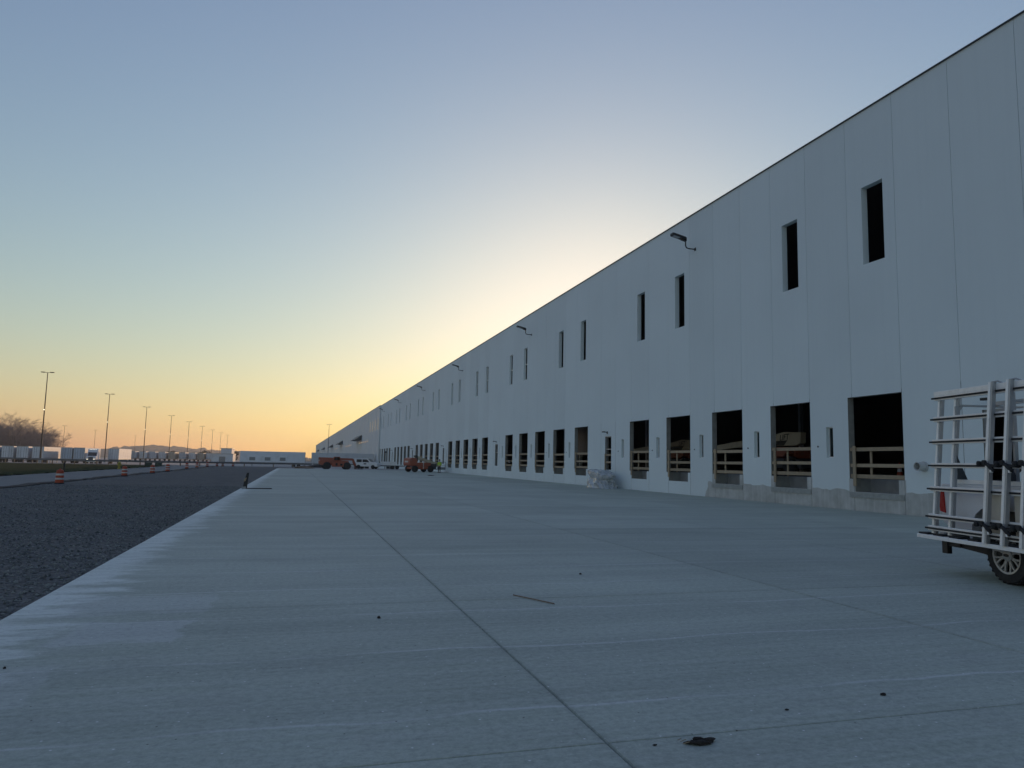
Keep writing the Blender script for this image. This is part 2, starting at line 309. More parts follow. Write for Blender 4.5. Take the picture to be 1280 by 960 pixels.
# ---------------------------------------------------------------- mesh builder
class MB:
    def __init__(s): s.v = []; s.f = []
    def add(s, vs_, fs):
        o = len(s.v); s.v += [tuple(v) for v in vs_]; s.f += [tuple(i + o for i in f) for f in fs]; return s
    def box(s, x0, x1, y0, y1, z0, z1):
        v = [(x, y, z) for z in (z0, z1) for y in (y0, y1) for x in (x0, x1)]
        return s.add(v, [(0, 2, 3, 1), (4, 5, 7, 6), (0, 1, 5, 4), (2, 6, 7, 3), (0, 4, 6, 2), (1, 3, 7, 5)])
    def bar(s, a, b, w, h=None, upv=(0, 0, 1)):
        a, b = Vector(a), Vector(b); d = (b - a).normalized(); h = w if h is None else h
        u = Vector(upv)
        if abs(d.dot(u)) > 0.97: u = Vector((1, 0, 0)) if abs(d.x) < 0.9 else Vector((0, 1, 0))
        r = d.cross(u).normalized(); u = r.cross(d)
        r *= w / 2; u *= h / 2
        v = [p + i * r + j * u for p in (a, b) for i, j in ((-1, -1), (1, -1), (1, 1), (-1, 1))]
        return s.add(v, [(0, 1, 2, 3), (7, 6, 5, 4), (0, 4, 5, 1), (1, 5, 6, 2), (2, 6, 7, 3), (3, 7, 4, 0)])
    def tube(s, pts, rad, n=8, cap=True):
        pts = [Vector(p) for p in pts]; rad = [rad] * len(pts) if isinstance(rad, (int, float)) else rad
        o = len(s.v); prev = None
        for i, p in enumerate(pts):
            d = (pts[min(i + 1, len(pts) - 1)] - pts[max(i - 1, 0)]).normalized()
            if prev is None:
                u = Vector((0, 0, 1)) if abs(d.z) < 0.9 else Vector((1, 0, 0)); u = (u - d * u.dot(d)).normalized()
            else: u = (prev - d * prev.dot(d)).normalized()
            prev = u; w = d.cross(u)
            for k in range(n):
                a = 2 * math.pi * k / n; s.v.append(tuple(p + (u * math.cos(a) + w * math.sin(a)) * rad[i]))
        for i in range(len(pts) - 1):
            for k in range(n):
                a = o + i * n + k; b = o + i * n + (k + 1) % n
                s.f.append((a, b, b + n, a + n))
        if cap:
            s.f.append(tuple(o + k for k in reversed(range(n)))); e = o + (len(pts) - 1) * n
            s.f.append(tuple(e + k for k in range(n)))
        return s
    def lathe(s, prof, n=24, axis='z', c=(0, 0, 0), closed=False, cap=True):
        """prof: (radius, height) pairs, spun round the axis."""
        o = len(s.v)
        for r, h in prof:
            for k in range(n):
                a = 2 * math.pi * k / n; x, y = r * math.cos(a), r * math.sin(a)
                p = (x, y, h) if axis == 'z' else ((x, h, y) if axis == 'y' else (h, x, y))
                s.v.append((p[0] + c[0], p[1] + c[1], p[2] + c[2]))
        m = len(prof)
        for i in range(m if closed else m - 1):
            j = (i + 1) % m
            for k in range(n):
                l = (k + 1) % n
                s.f.append((o + i * n + k, o + i * n + l, o + j * n + l, o + j * n + k))
        if not closed and cap:
            if prof[0][0] > 1e-4: s.f.append(tuple(o + k for k in reversed(range(n))))
            if prof[-1][0] > 1e-4: s.f.append(tuple(o + (m - 1) * n + k for k in range(n)))
        return s
    def prism(s, poly, a, b, axis='y'):
        """poly: 2-D outline; extruded from a to b along axis (y: x,z outline; x: y,z outline; z: x,y outline)."""
        n = len(poly)
        def P(p, h): return (p[0], h, p[1]) if axis == 'y' else ((h, p[0], p[1]) if axis == 'x' else (p[0], p[1], h))
        v = [P(p, a) for p in poly] + [P(p, b) for p in poly]
        return s.add(v, [tuple(range(n)), tuple(range(2 * n - 1, n - 1, -1))] + [(i, (i + 1) % n, (i + 1) % n + n, i + n)[::-1] for i in range(n)])
    def mesh(s, name, m=None, smooth=False):
        me = bpy.data.meshes.new(name); me.from_pydata(s.v, [], s.f); me.validate(); me.update()
        import bmesh
        bm = bmesh.new(); bm.from_mesh(me); bmesh.ops.recalc_face_normals(bm, faces=bm.faces); bm.to_mesh(me); bm.free()
        if m: me.materials.append(m)
        if smooth:
            for p in me.polygons: p.use_smooth = True
        return me
    def build(s, name, m, parent=None, smooth=False, bevel=0.0):
        o = bpy.data.objects.new(name, s.mesh(name, m, smooth)); COL.objects.link(o)
        if parent: o.parent = parent
        if bevel:
            md = o.modifiers.new('bevel', 'BEVEL'); md.width = bevel; md.segments = 2; md.limit_method = 'ANGLE'
        if smooth:
            md = o.modifiers.new('edges', 'EDGE_SPLIT'); md.split_angle = R(40)
        return o

def place(name, me, parent=None, loc=(0, 0, 0), rz=0.0):
    o = bpy.data.objects.new(name, me); COL.objects.link(o); o.location = loc; o.rotation_euler[2] = rz
    if parent: o.parent = parent
    return o
def tag(o, label=None, cat=None, group=None, kind=None):
    for k, v in (('label', label), ('category', cat), ('group', group), ('kind', kind)):
        if v: o[k] = v
    return o
def thing(name, label, cat, loc=(0, 0, 0), rz=0.0, group=None):
    o = bpy.data.objects.new(name, None); COL.objects.link(o); o.empty_display_size = 0.3
    o.location = loc; o.rotation_euler[2] = rz; return tag(o, label, cat, group)
KIDS = {}
def copy_tree(o, parent=None):
    c = o.copy(); COL.objects.link(c)
    if parent: c.parent = parent
    for ch in o.children: copy_tree(ch, c)
    return c
def dup(o, loc, rz, label):
    c = copy_tree(o); c.location = loc; c.rotation_euler[2] = rz; c['label'] = label; return c
ORD = ['nearest', 'second', 'third', 'fourth', 'fifth', 'sixth', 'seventh', 'eighth', 'ninth', 'tenth', 'eleventh', 'twelfth',
       'thirteenth', 'fourteenth', 'fifteenth', 'sixteenth', 'seventeenth', 'eighteenth', 'nineteenth', 'twentieth']

# ---------------------------------------------------------------- ground
def sst(a, b, x):
    t = min(1, max(0, (x - a) / (b - a))); return t * t * (3 - 2 * t)
def zg(x, y): return -0.75 * sst(145, 200, y)
def sheet(name, xs, ys, off, m, kind='structure', rough=0.0):
    b = MB(); nx, ny = len(xs), len(ys)
    for y in ys:
        for x in xs:
            z = zg(x, y) + off
            if rough: z += rough * noise.fractal(Vector((x * 0.35, y * 0.35, 0)), 1.0, 2.0, 4)
            b.v.append((x, y, z))
    for j in range(ny - 1):
        for i in range(nx - 1): b.f.append((j * nx + i, j * nx + i + 1, (j + 1) * nx + i + 1, (j + 1) * nx + i))
    o = b.build(name, m, smooth=True); return tag(o, kind=kind)
def lin(a, b, n): return [a + (b - a) * i / (n - 1) for i in range(n)]

sheet('ground', [-1490, -900, -600, -200, -60, -20, 0, 20, 60, 200, 600, 900, 1490],
      [-590, -300, -50, 0, 60, 120, 145, 156, 167, 178, 189, 200, 300, 700, 1490], -0.13, M['ground'])
gr = sheet('gravel_lot', lin(-12.7, -2.6, 60), lin(-8, 30, 160) + lin(31, 137, 90), -0.055, M['gravel'], rough=0.05)
sheet('access_road', lin(-19.3, -13.1, 5), lin(-40, 137, 40), -0.045, M['road'])
sheet('soil_berm', lin(-13.25, -12.6, 5), lin(-40, 137, 260), -0.015, M['berm'], rough=0.07)
sheet('cross_road', lin(-48, 2.0, 20), lin(137.5, 150, 4), -0.075, M['road'])
gs = sheet('grass_verge', lin(-60, -19.2, 90), lin(-30, 128, 180), 0.0, M['grass'], rough=0.14)

# loose stones on the near part of the gravel: one mass nobody could count
def stones():
    rs = np.random.RandomState(3); n = 46000
    y = 2.0 + 42 * rs.rand(n) ** 2.3; x = -2.66 - 10 * rs.rand(n) ** 1.15
    base = np.array([(1, 0, 0), (-1, 0, 0), (0, 1, 0), (0, -1, 0), (0, 0, 1), (0, 0, -0.6)], float)
    tri = np.array([(0, 2, 4), (2, 1, 4), (1, 3, 4), (3, 0, 4), (2, 0, 5), (1, 2, 5), (3, 1, 5), (0, 3, 5)])
    s = (0.011 + 0.022 * rs.rand(n) ** 2)[:, None, None] * (0.6 + 0.8 * rs.rand(n, 6, 1))
    an = rs.rand(n) * 6.283; ca, sa = np.cos(an), np.sin(an)
    v = base[None] * s; vx = v[..., 0] * ca[:, None] - v[..., 1] * sa[:, None]; vy = v[..., 0] * sa[:, None] + v[..., 1] * ca[:, None]
    z = -0.055 + 0.05 * np.array([noise.fractal(Vector((a * 0.35, b * 0.35, 0)), 1.0, 2.0, 4) for a, b in zip(x, y)])
    V = np.stack([vx + x[:, None], vy + y[:, None], v[..., 2] * 0.8 + z[:, None] + 0.006], -1).reshape(-1, 3)
    Fc = (tri[None] + 6 * np.arange(n)[:, None, None]).reshape(-1, 3)
    me = bpy.data.meshes.new('loose_stones'); me.from_pydata(V.tolist(), [], Fc.tolist()); me.update()
    m, t, b = new_mat('stone_chips'); g = t.nodes.new('ShaderNodeNewGeometry')
    c = mixc(t, rng(t, g.outputs['Random Per Island'], 0, 1), (0.06, 0.066, 0.060), (0.27, 0.285, 0.26))
    t.links.new(c, b.inputs['Base Color']); b.inputs['Roughness'].default_value = 0.85
    me.materials.append(m)
    tag(place('loose_stones', me), kind='stuff')
stones()

# the concrete apron: slabs cast between joints, each its own piece
apron = thing('concrete_apron', None, None); apron['kind'] = 'structure'
MB().box(-2.55, 21.0, -12, 118.2, -0.12, -0.03).build('joint_filler', M['mud'], apron)
xj = [-2.58, 1.775, 6.20, 10.6, 15.0, 20.98]
yj = [-12.0 + 0.0] + [-8.99 + 4.33 * k for k in range(30)]
yj = [y for y in yj if y < 117]; yj.append(118.2)
cache = {}
for i in range(len(xj) - 1):
    for j in range(len(yj) - 1):
        w, d = xj[i + 1] - xj[i], yj[j + 1] - yj[j]
        key = (round(w, 2), round(d, 2))
        if key not in cache:
            g = 0.003; b = MB(); gx = 0.0055
            b.box(gx, w - gx, g, d - g, -0.11, -0.012)
            x0, x1, y0, y1 = gx, w - gx, g, d - g; e = 0.007
            b.add([(x0, y0, -0.012), (x1, y0, -0.012), (x1, y1, -0.012), (x0, y1, -0.012), (x0 + e, y0 + e * .6, 0), (x1 - e, y0 + e * .6, 0), (x1 - e, y1 - e * .6, 0), (x0 + e, y1 - e * .6, 0)],
                  [(0, 1, 5, 4), (1, 2, 6, 5), (2, 3, 7, 6), (3, 0, 4, 7), (4, 5, 6, 7)])
            cache[key] = b.mesh('slab', M['slab'])
        place('slab', cache[key], apron, (xj[i], yj[j], 0.0015 * random.uniform(-1, 1)))

# ---------------------------------------------------------------- the long warehouse
WX, PW = 21.017, 2.488
TOP, TH = 15.8, 0.28
wh = thing('warehouse', 'huge pale grey precast warehouse with a long row of open dock doorways', 'warehouse', (WX, 0, 0))
def panel_mesh(holes, name):
    """Precast wall panel with rectangular openings (y0,y1,z0,z1)."""
    ys = sorted({0.009, PW - 0.009, *[h for q in holes for h in q[:2] if 0.009 < h < PW - 0.009]})
    zs = sorted({-1.5, TOP, *[h for q in holes for h in q[2:]]})
    def solid(i, j):
        if i < 0 or j < 0 or i >= len(ys) - 1 or j >= len(zs) - 1: return False
        a, c = (ys[i] + ys[i + 1]) / 2, (zs[j] + zs[j + 1]) / 2
        return not any(q[0] < a < q[1] and q[2] < c < q[3] for q in holes)
    b = MB()
    for i in range(len(ys) - 1):
        for j in range(len(zs) - 1):
            if not solid(i, j): continue
            y0, y1, z0, z1 = ys[i], ys[i + 1], zs[j], zs[j + 1]
            b.add([(0, y0, z0), (0, y0, z1), (0, y1, z1), (0, y1, z0)], [(0, 1, 2, 3)])
            b.add([(TH, y0, z0), (TH, y1, z0), (TH, y1, z1), (TH, y0, z1)], [(0, 1, 2, 3)])
            if not solid(i - 1, j): b.add([(0, y0, z0), (TH, y0, z0), (TH, y0, z1), (0, y0, z1)], [(0, 1, 2, 3)])
            if not solid(i + 1, j): b.add([(0, y1, z0), (0, y1, z1), (TH, y1, z1), (TH, y1, z0)], [(0, 1, 2, 3)])
            if not solid(i, j - 1): b.add([(0, y0, z0), (0, y1, z0), (TH, y1, z0), (TH, y0, z0)], [(0, 1, 2, 3)])
            if not solid(i, j + 1): b.add([(0, y0, z1), (TH, y0, z1), (TH, y1, z1), (0, y1, z1)], [(0, 1, 2, 3)])
    # merge doubles
    me = b.mesh(name, M['wall']); import bmesh
    bm = bmesh.new(); bm.from_mesh(me); bmesh.ops.remove_doubles(bm, verts=bm.verts, dist=1e-4); bmesh.ops.recalc_face_normals(bm, faces=bm.faces); bm.to_mesh(me); bm.free()
    return me
DOOR = (-1, PW + 1, 1.22, 4.414); PIT = (0.27, 2.44, 0.72, 1.22); UPW = (0.56, 1.66, 9.57, 12.68)
TAIL = (-1, 0.24, 1.22, 4.414); SLOT = (1.12, 1.52, 2.04, 3.29); PDO = (0.70, 1.75, 1.22, 3.55)
pm = {'dock_w': panel_mesh([DOOR, PIT, UPW], 'wall_panel'), 'dock': panel_mesh([DOOR, PIT], 'wall_panel'),
      'pd': panel_mesh([PDO], 'wall_panel'), 'slot': panel_mesh([TAIL, SLOT], 'wall_panel'), 'plain': panel_mesh([], 'wall_panel')}
Y0 = 21.44
K0, K1 = -14, 69
seal = MB(); n_dock = []
win_frame = MB()
for a in (0.56, 1.62): win_frame.box(0.16, 0.22, a, a + 0.04, 9.57, 12.68)
for z in (9.57, 11.08, 12.64): win_frame.box(0.10, 0.22, 0.60, 1.62, z, z + 0.06)
win_frame = win_frame.mesh('window_frame', M['alu'])
win_pane = MB().box(0.20, 0.21, 0.60, 1.62, 9.61, 12.64).mesh('pane', M['glass'])
slot_frame = MB()
for a in (1.12, 1.495): slot_frame.box(0.14, 0.20, a, a + 0.025, 2.04, 3.29)
for z in (2.04, 3.25): slot_frame.box(0.10, 0.20, 1.145, 1.495, z, z + 0.04)
slot_frame = slot_frame.mesh('vision_window_frame', M['alu'])
slot_pane = MB().box(0.17, 0.18, 1.145, 1.495, 2.08, 3.25).mesh('pane', M['glass'])
pit_mesh = MB()
pit_mesh.box(0.28, 0.75, 0.10, 0.26, 0.5, 1.215).box(0.28, 0.75, 2.45, 2.6, 0.5, 1.215).box(0.75, 0.86, 0.10, 2.6, 0.5, 1.215).box(0.28, 0.75, 0.26, 2.45, 0.5, 0.715)
pit_mesh = pit_mesh.mesh('leveler_pit', M['raw'])
sill_mesh = MB().box(-0.03, 0.0, 0.02, 2.73, 0.50, 0.705).mesh('dock_sill', M['sill'])
pdf_mesh = MB().box(0.06, 0.16, 0.70, 0.76, 1.22, 3.55).box(0.06, 0.16, 1.69, 1.75, 1.22, 3.55).box(0.06, 0.16, 0.76, 1.69, 3.49, 3.55).box(0.06, 0.16, 0.76, 1.69, 2.62, 2.68)
pdf_mesh = pdf_mesh.mesh('door_frame', M['aludark'])
pdl_mesh = MB().box(-0.03, 0.0, 1.30, 1.44, 3.74, 3.90).bar((-0.02, 1.37, 3.84), (-0.26, 1.37, 3.86), 0.05).box(-0.36, -0.22, 1.24, 1.50, 3.82, 3.90)
pdl_mesh = pdl_mesh.mesh('door_light', M['black'])
eye_mesh = MB().lathe([(0.035, -0.025), (0.035, 0.0)], 10, 'x', (0, 2.02, 2.5)).mesh('anchor_hole', M['black'])
# wall light on a bent arm
arm_mesh = MB().box(-0.012, 0, -0.09, 0.09, -0.09, 0.09).tube([(-0.01, 0, 0), (-0.42, 0, 0.0), (-0.55, 0, 0.04), (-0.60, 0, 0.14), (-0.60, 0, 0.36), (-0.64, 0, 0.50)], 0.035, 8).mesh('lamp_arm', M['black'], True)
def head():
    b = MB(); b.prism([(-0.62, -0.16), (-0.70, -0.20), (-1.42, -0.20), (-1.48, -0.15), (-1.48, 0.15), (-1.42, 0.20), (-0.70, 0.20), (-0.62, 0.16)], 0.47, 0.58, 'z')
    b.box(-0.86, -0.58, -0.10, 0.10, 0.40, 0.56)
    v = [(x, y, z + 0.22 * (-x - 0.62)) for x, y, z in b.v]; b.v = v; return b
head_mesh = head().mesh('lamp_head', M['black'])
lens_b = MB().box(-1.38, -1.0, -0.14, 0.14, 0.463, 0.469); lens_b.v = [(x, y, z + 0.22 * (-x - 0.62)) for x, y, z in lens_b.v]
lens_mesh = lens_b.mesh('lens_or_glint', M['lamp_off'])
slab_edge = MB()
for k in range(K0, K1):
    ya = Y0 + PW * k; n = k // 2; g6 = n % 6
    if k % 2 == 0:
        ty = 'pd' if g6 == 5 else ('dock' if g6 == 2 else 'dock_w')
    else: ty = 'plain' if g6 == 5 else 'slot'
    if ya + 2 * PW > Y0 + PW * K1 + PW: ty = 'plain'
    pn = place('wall_panel', pm[ty], wh, (0, ya, 0))
    seal.box(0.045, 0.2, ya - 0.012, ya + 0.012, -1.5, 1.0 if ty == 'slot' else TOP - 0.05)
    if ty == 'slot': seal.box(0.045, 0.2, ya - 0.012, ya + 0.012, 4.6, TOP - 0.05)
    if ty == 'dock_w' and n >= 9:
        w_ = place('window_frame', win_frame, wh, (0, ya, 0)); place('pane', win_pane, w_)
    if ty in ('dock_w', 'dock'):
        place('leveler_pit', pit_mesh, wh, (0, ya, 0)); n_dock.append((n, ya))
        if n <= 2 and n >= -1: place('dock_sill', sill_mesh, wh, (0, ya, 0))
        slab_edge.box(TH, 0.9, ya + 2.62, ya + 4.976 + 0.08, 0.9, 1.215)
    elif ty == 'slot':
        s_ = place('vision_window_frame', slot_frame, wh, (0, ya, 0)); place('pane', slot_pane, s_)
        if n < 8: place('anchor_hole', eye_mesh, wh, (0, ya, 0))
    elif ty == 'pd':
        place('door_frame', pdf_mesh, wh, (0, ya, 0)); place('door_light', pdl_mesh, wh, (0, ya, 0))
        slab_edge.box(TH, 0.9, ya - 2.0, ya + 4.976 + 0.08, 0.9, 1.219)
seal.build('joint_sealant', M['sealant'], wh)
slab_edge.build('slab_edge', M['inslab'], wh)
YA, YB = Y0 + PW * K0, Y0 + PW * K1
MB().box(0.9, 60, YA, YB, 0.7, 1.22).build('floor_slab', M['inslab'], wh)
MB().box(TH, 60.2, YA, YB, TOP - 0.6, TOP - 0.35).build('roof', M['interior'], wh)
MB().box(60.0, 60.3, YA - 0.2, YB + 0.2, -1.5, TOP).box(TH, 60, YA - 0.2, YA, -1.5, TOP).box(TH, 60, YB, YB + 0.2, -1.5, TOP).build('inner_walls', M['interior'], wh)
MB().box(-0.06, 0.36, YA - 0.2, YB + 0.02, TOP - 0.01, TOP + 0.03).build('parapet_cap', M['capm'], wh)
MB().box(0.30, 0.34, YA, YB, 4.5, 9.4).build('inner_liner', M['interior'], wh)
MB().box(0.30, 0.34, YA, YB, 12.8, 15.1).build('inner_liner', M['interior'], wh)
colm = MB().box(-0.15, 0.15, -0.15, 0.15, 1.22, 15.2).mesh('steel_column', M['whitebox'])
for i in range(13):
    for xx in (7.0, 22.0): place('steel_column', colm, wh, (xx, YA + 9 + 14.93 * i, 0))
for yl in (35.71, 65.57, 95.43, 125.29, 155.15, 185.0):
    a = place('lamp_arm', arm_mesh, wh, (0, yl, 13.72)); place('lamp_head', head_mesh, a); place('lens_or_glint', lens_mesh, a)
# a few odds and ends fixed to the wall
MB().lathe([(0.15, -0.34), (0.15, 0.02), (0.125, 0.02), (0.125, -0.34)], 18, 'x', (0, 20.54, 1.73), True).lathe([(0.175, -0.07), (0.175, 0.0)], 18, 'x', (0, 20.54, 1.73)).build('pipe_stub', M['pipe'], wh, True)
MB().box(-0.10, 0, 71.9, 72.2, 1.55, 1.85).build('junction_box', M['grey'], wh)
MB().box(1.6, 1.66, 55.2, 58.4, 2.3, 4.6).build('door_panel', M['lumberdark'], wh)

# tiny lit lamps deep inside
lampm = MB().tube([(0, 0, -0.14), (0, 0, 0.14)], 0.03, 8).mesh('work_lamp', M['lamp_dim'])
for (x, y, z, l) in ((24.5, 20.1, 3.0, 'small lit work lamp glowing inside the dark personnel doorway'),
                     (26.5, 36.15, 3.12, 'tiny white work lamp glowing above the cream lift boom')):
    tag(place('work_lamp', lampm, None, (x, y, z)), l, 'lamp')

# temporary timber guardrails in the dock doorways
def guardrail_meshes():
    r = {}
    r['left_post'] = MB().bar((-0.03, 2.42, 0.94), (-0.03, 2.42, 2.50), 0.04, 0.14, (0, 1, 0)).mesh('post', M['lumber'])
    r['right_post'] = MB().bar((0.13, 0.05, 1.22), (0.13, 0.05, 2.58), 0.09, 0.04, (0, 1, 0)).mesh('post', M['lumber'])
    r['back_post'] = MB().bar((0.14, 1.72, 1.22), (0.14, 1.72, 2.38), 0.04, 0.09, (0, 1, 0)).mesh('post', M['lumber'])
    for n, z, h in (('top', 2.38, 0.14), ('mid', 1.78, 0.13), ('toe', 1.34, 0.15)):
        r[n] = MB().bar((0.05, 0.03, z), (0.05, 2.70, z), 0.04, h, (0, 0, 1)).mesh('rail', M['lumber'])
    return r
gm = guardrail_meshes()
cnt = 0
for n, ya in n_dock:
    if n < 0 or n > 22: continue
    lab = 'temporary timber guardrail across the dock doorway nearest the white pickup' if cnt == 0 else 'temporary timber guardrail across the %s dock doorway counted leftward from the white pickup' % (ORD[cnt])
    g = thing('timber_guardrail', lab, 'guardrail', (WX, ya, 0), 0, 'timber guardrails in the dock doorways')
    if cnt < 5: place('post', gm['back_post'], g)
    place('post', gm['left_post'], g); place('post', gm['right_post'], g)
    dz = random.uniform(-0.03, 0.03)
    for q in ('top', 'mid', 'toe'): place('rail', gm[q], g, (0, 0, dz + random.uniform(-0.02, 0.02)))
    cnt += 1
# personnel door guardrail
yp = Y0 + PW * 10
g = thing('timber_guardrail', 'temporary timber guardrail in the personnel doorway behind the plastic covered pile', 'guardrail', (WX, yp, 0), 0, 'timber guardrails in the dock doorways')
MB().bar((-0.03, 1.68, 1.0), (-0.03, 1.68, 2.34), 0.04, 0.10, (0, 1, 0)).build('post', M['lumber'], g)
MB().bar((0.03, 0.72, 2.25), (0.03, 1.74, 2.25), 0.04, 0.13).build('rail', M['lumber'], g)
MB().bar((0.03, 0.72, 1.75), (0.03, 1.74, 1.75), 0.04, 0.12).build('rail', M['lumber'], g)

# machines parked inside the doorways
def tyre_prof(r, w): return [(r * .58, -w / 2), (r * .9, -w / 2), (r * .975, -w * .42), (r, -w * .3), (r, w * .3), (r * .975, w * .42), (r * .9, w / 2), (r * .58, w / 2)]
def wheel(parent, x, y, z, r, w, hub='cream', axis='y'):
    t = MB().lathe(tyre_prof(r, w), 24, axis, (0, 0, 0)).build('wheel', M['tyre'], parent, True); t.location = (x, y, z)
    MB().lathe([(r * .56, -w * .38), (r * .56, w * .38)], 16, axis).build('rim', M[hub], t, True)
    MB().lathe([(r * .2, -w * .46), (r * .2, w * .46)], 10, axis).build('hub', M['darkgrey'], t, True)
    return t
def text_mesh(txt, size, depth=0.004):
    cu = bpy.data.curves.new('text', 'FONT'); cu.body = txt; cu.size = size; cu.extrude = depth; cu.align_x = 'CENTER'; cu.resolution_u = 3; cu.shear = 0.25
    o = bpy.data.objects.new('text', cu); COL.objects.link(o); bpy.context.view_layer.update()
    me = bpy.data.meshes.new_from_object(o.evaluated_get(bpy.context.evaluated_depsgraph_get())); bpy.data.objects.remove(o); bpy.data.curves.remove(cu); return me
# local frame: x along the machine, y across, z up, origin on the floor
li = thing('boom_lift', 'cream and orange boom lift lettered LIFT parked inside the second doorway from the pickup', 'boom lift', (24.6, 32.5, 1.22), R(-90))
MB().prism([(-2.1, .35), (2.1, .35), (2.1, .70), (1.6, .85), (-1.6, .85), (-2.1, .70)], -1.0, 1.0).build('chassis', M['darkgrey'], li, bevel=0.03)
MB().prism([(-1.7, .92), (.7, .92), (1.0, 1.1), (.9, 1.42), (-1.7, 1.42)], -1.0, -0.5).box(-1.3, 1.0, -.5, .9, .86, 1.3).build('turntable', M['orange'], li, bevel=0.04)
MB().prism([(-7.6, 1.20), (-4.4, 1.46), (-1.5, 1.50), (1.05, 1.50), (1.38, 1.62), (1.42, 2.16), (0.1, 2.22), (-1.5, 1.98), (-4.4, 1.80), (-7.6, 1.50)], -0.45, -0.12).build('boom', M['cream'], li, bevel=0.02)
MB().prism([(-1.5, 1.52), (0.1, 1.52), (0.38, 1.78), (-1.5, 1.74)], -0.462, -0.452).build('boom_stripe', M['black'], li)
tm = text_mesh('LIFT', 0.42); tm.materials.append(M['black'])
tx = place('lettering', tm, li, (0.12, -0.458, 1.80)); tx.rotation_euler = (R(90), R(-4), 0)
for x in (-1.35, 1.35):
    for y in (-1.0, 1.0): wheel(li, x, y, 0.48, 0.48, 0.34)
l2 = dup(li, (26.6, 46.6, 1.22), R(-84), 'orange boom lift parked inside the fourth doorway from the pickup')

# traffic cone just inside the first door
cn = thing('traffic_cone', 'small orange traffic cone standing inside the dock doorway nearest the pickup', 'cone', (23.4, 24.1, 1.22))
MB().box(-.18, .18, -.18, .18, 0, .03).build('base', M['black'], cn)
MB().lathe([(.14, .03), (.03, .68)], 16).build('cone_body', M['drum'], cn, True)
MB().lathe([(.098, .30), (.072, .44)], 16).build('reflective_band', M['sheeting'], cn, True)
tag(MB().lathe([(.16, 0), (.19, .42), (.20, .42), (.18, .40)], 16).build('bucket', M['pipe'], None, True), 'pale plastic bucket standing in the leveler pit of the fifth doorway', 'bucket').location = (21.4, 42.1, 0.72)

# ---------------------------------------------------------------- far section of the complex
fw = thing('far_warehouse', 'far end of the warehouse row with dark canopies beyond the joint', 'warehouse', (20.75, 193.4, 0))
b = MB().box(0, 0.3, 0, 610, -2, TOP + 0.02).box(0.3, 60, 0, 0.3, -2, TOP).box(0.3, 60, 609, 610, -2, TOP).box(0.3, 60, 0.3, 609, TOP - .6, TOP - .4)
b.build('wall', M['far_wall'], fw)
MB().box(-0.06, 0.4, -0.05, 610, TOP + 0.021, TOP + 0.09).build('parapet_cap', M['capm'], fw)
for i in range(60):
    MB().box(-0.05, 0, 8 + 10 * i, 8.5 + 10 * i, 0, TOP - 0.1).build('pilaster', M['far_wall'], fw)
for i in range(4):
    y = 3 + 7 * i; w_ = MB().box(-0.03, 0.0, y, y + 1.0, 9.6, 12.6).build('window_frame', M['alu'], fw); MB().box(-0.04, -0.03, y + .12, y + .88, 9.7, 12.5).build('pane', M['autoglass'], w_)
for y, z in ((52, 8.1), (152, 8.6), (242, 8.5), (365, 8.6), (500, 8.6)):
    MB().add([(0, y, z), (0, y + 22, z), (0, y, z + 1.6), (0, y + 22, z + 1.6), (-2.2, y, z), (-2.2, y + 22, z)], [(0, 2, 4), (1, 5, 3), (0, 4, 5, 1), (2, 3, 5, 4), (0, 1, 3, 2)]).build('canopy', M['darkgrey'], fw)
for y in (28, 100, 190, 300, 430):
    for q in range(5): MB().box(-0.12, 0, y + q * 7, y + q * 7 + 5.0, 6.9, 7.35).build('dock_light', M['white'], fw)

# ---------------------------------------------------------------- pickup with a glass rack
AZ = R(11)
pt = thing('pickup_truck', 'white pickup with an aluminium glass rack on its side, cut off at the frame edge', 'pickup', (9.69, 8.15, 0), R(79))
arch = [(.60, .60), (.58, .78), (.50, .96), (.36, 1.05), (-.36, 1.05), (-.50, .96), (-.58, .78), (-.60, .60)]
for y0, y1 in ((-0.12, 0.03), (-1.98, -1.83)):
    MB().prism([(1.02, .66), (1.24, .80), (1.27, 1.30), (1.22, 1.38), (-1.20, 1.38), (-1.20, .55)] + arch[::-1], y0, y1).build('bed_side', M['white'], pt, bevel=0.015)
MB().prism([(.62, .58), (.60, .79), (.52, .98), (.37, 1.08), (-.37, 1.08), (-.52, .98), (-.60, .79), (-.62, .58), (-.58, .58), (-.56, .77), (-.48, .94), (-.35, 1.03), (.35, 1.03), (.48, .94), (.56, .77), (.58, .58)], 0.028, 0.05).build('wheel_lip', M['white'], pt)
MB().box(1.16, 1.25, -1.80, -0.15, .78, 1.36).build('tailgate', M['white'], pt, bevel=0.02)
MB().box(-1.18, 1.15, -1.82, -0.13, .74, .82).build('bed_floor', M['darkgrey'], pt)
for y0 in (-0.40, -1.82): MB().box(-0.62, 0.62, y0, y0 + .27, .74, 1.08).build('wheel_well', M['black'], pt)
MB().prism([(1.14, .92), (1.27, .94), (1.30, 1.27), (1.17, 1.29)], -0.10, 0.045).build('tail_light', M['red'], pt, bevel=0.01)
MB().prism([(1.14, .92), (1.27, .94), (1.30, 1.27), (1.17, 1.29)], -1.99, -1.85).build('tail_light', M['red'], pt, bevel=0.01)
MB().box(1.25, 1.42, -1.95, -0.02, .50, .68).build('rear_bumper', M['aludark'], pt, bevel=0.03)
MB().box(-5.0, 1.3, -0.62, -0.48, .46, .62).box(-5.0, 1.3, -1.5, -1.36, .46, .62).build('frame_rail', M['black'], pt)
MB().box(1.22, 1.34, -0.10, -0.02, .28, .52).box(.95, 1.24, -0.09, -0.04, .40, .46).prism([(.95, .40), (.1, .34), (.1, .56), (1.05, .56)], -0.5, -0.06).build('step_bracket', M['black'], pt)
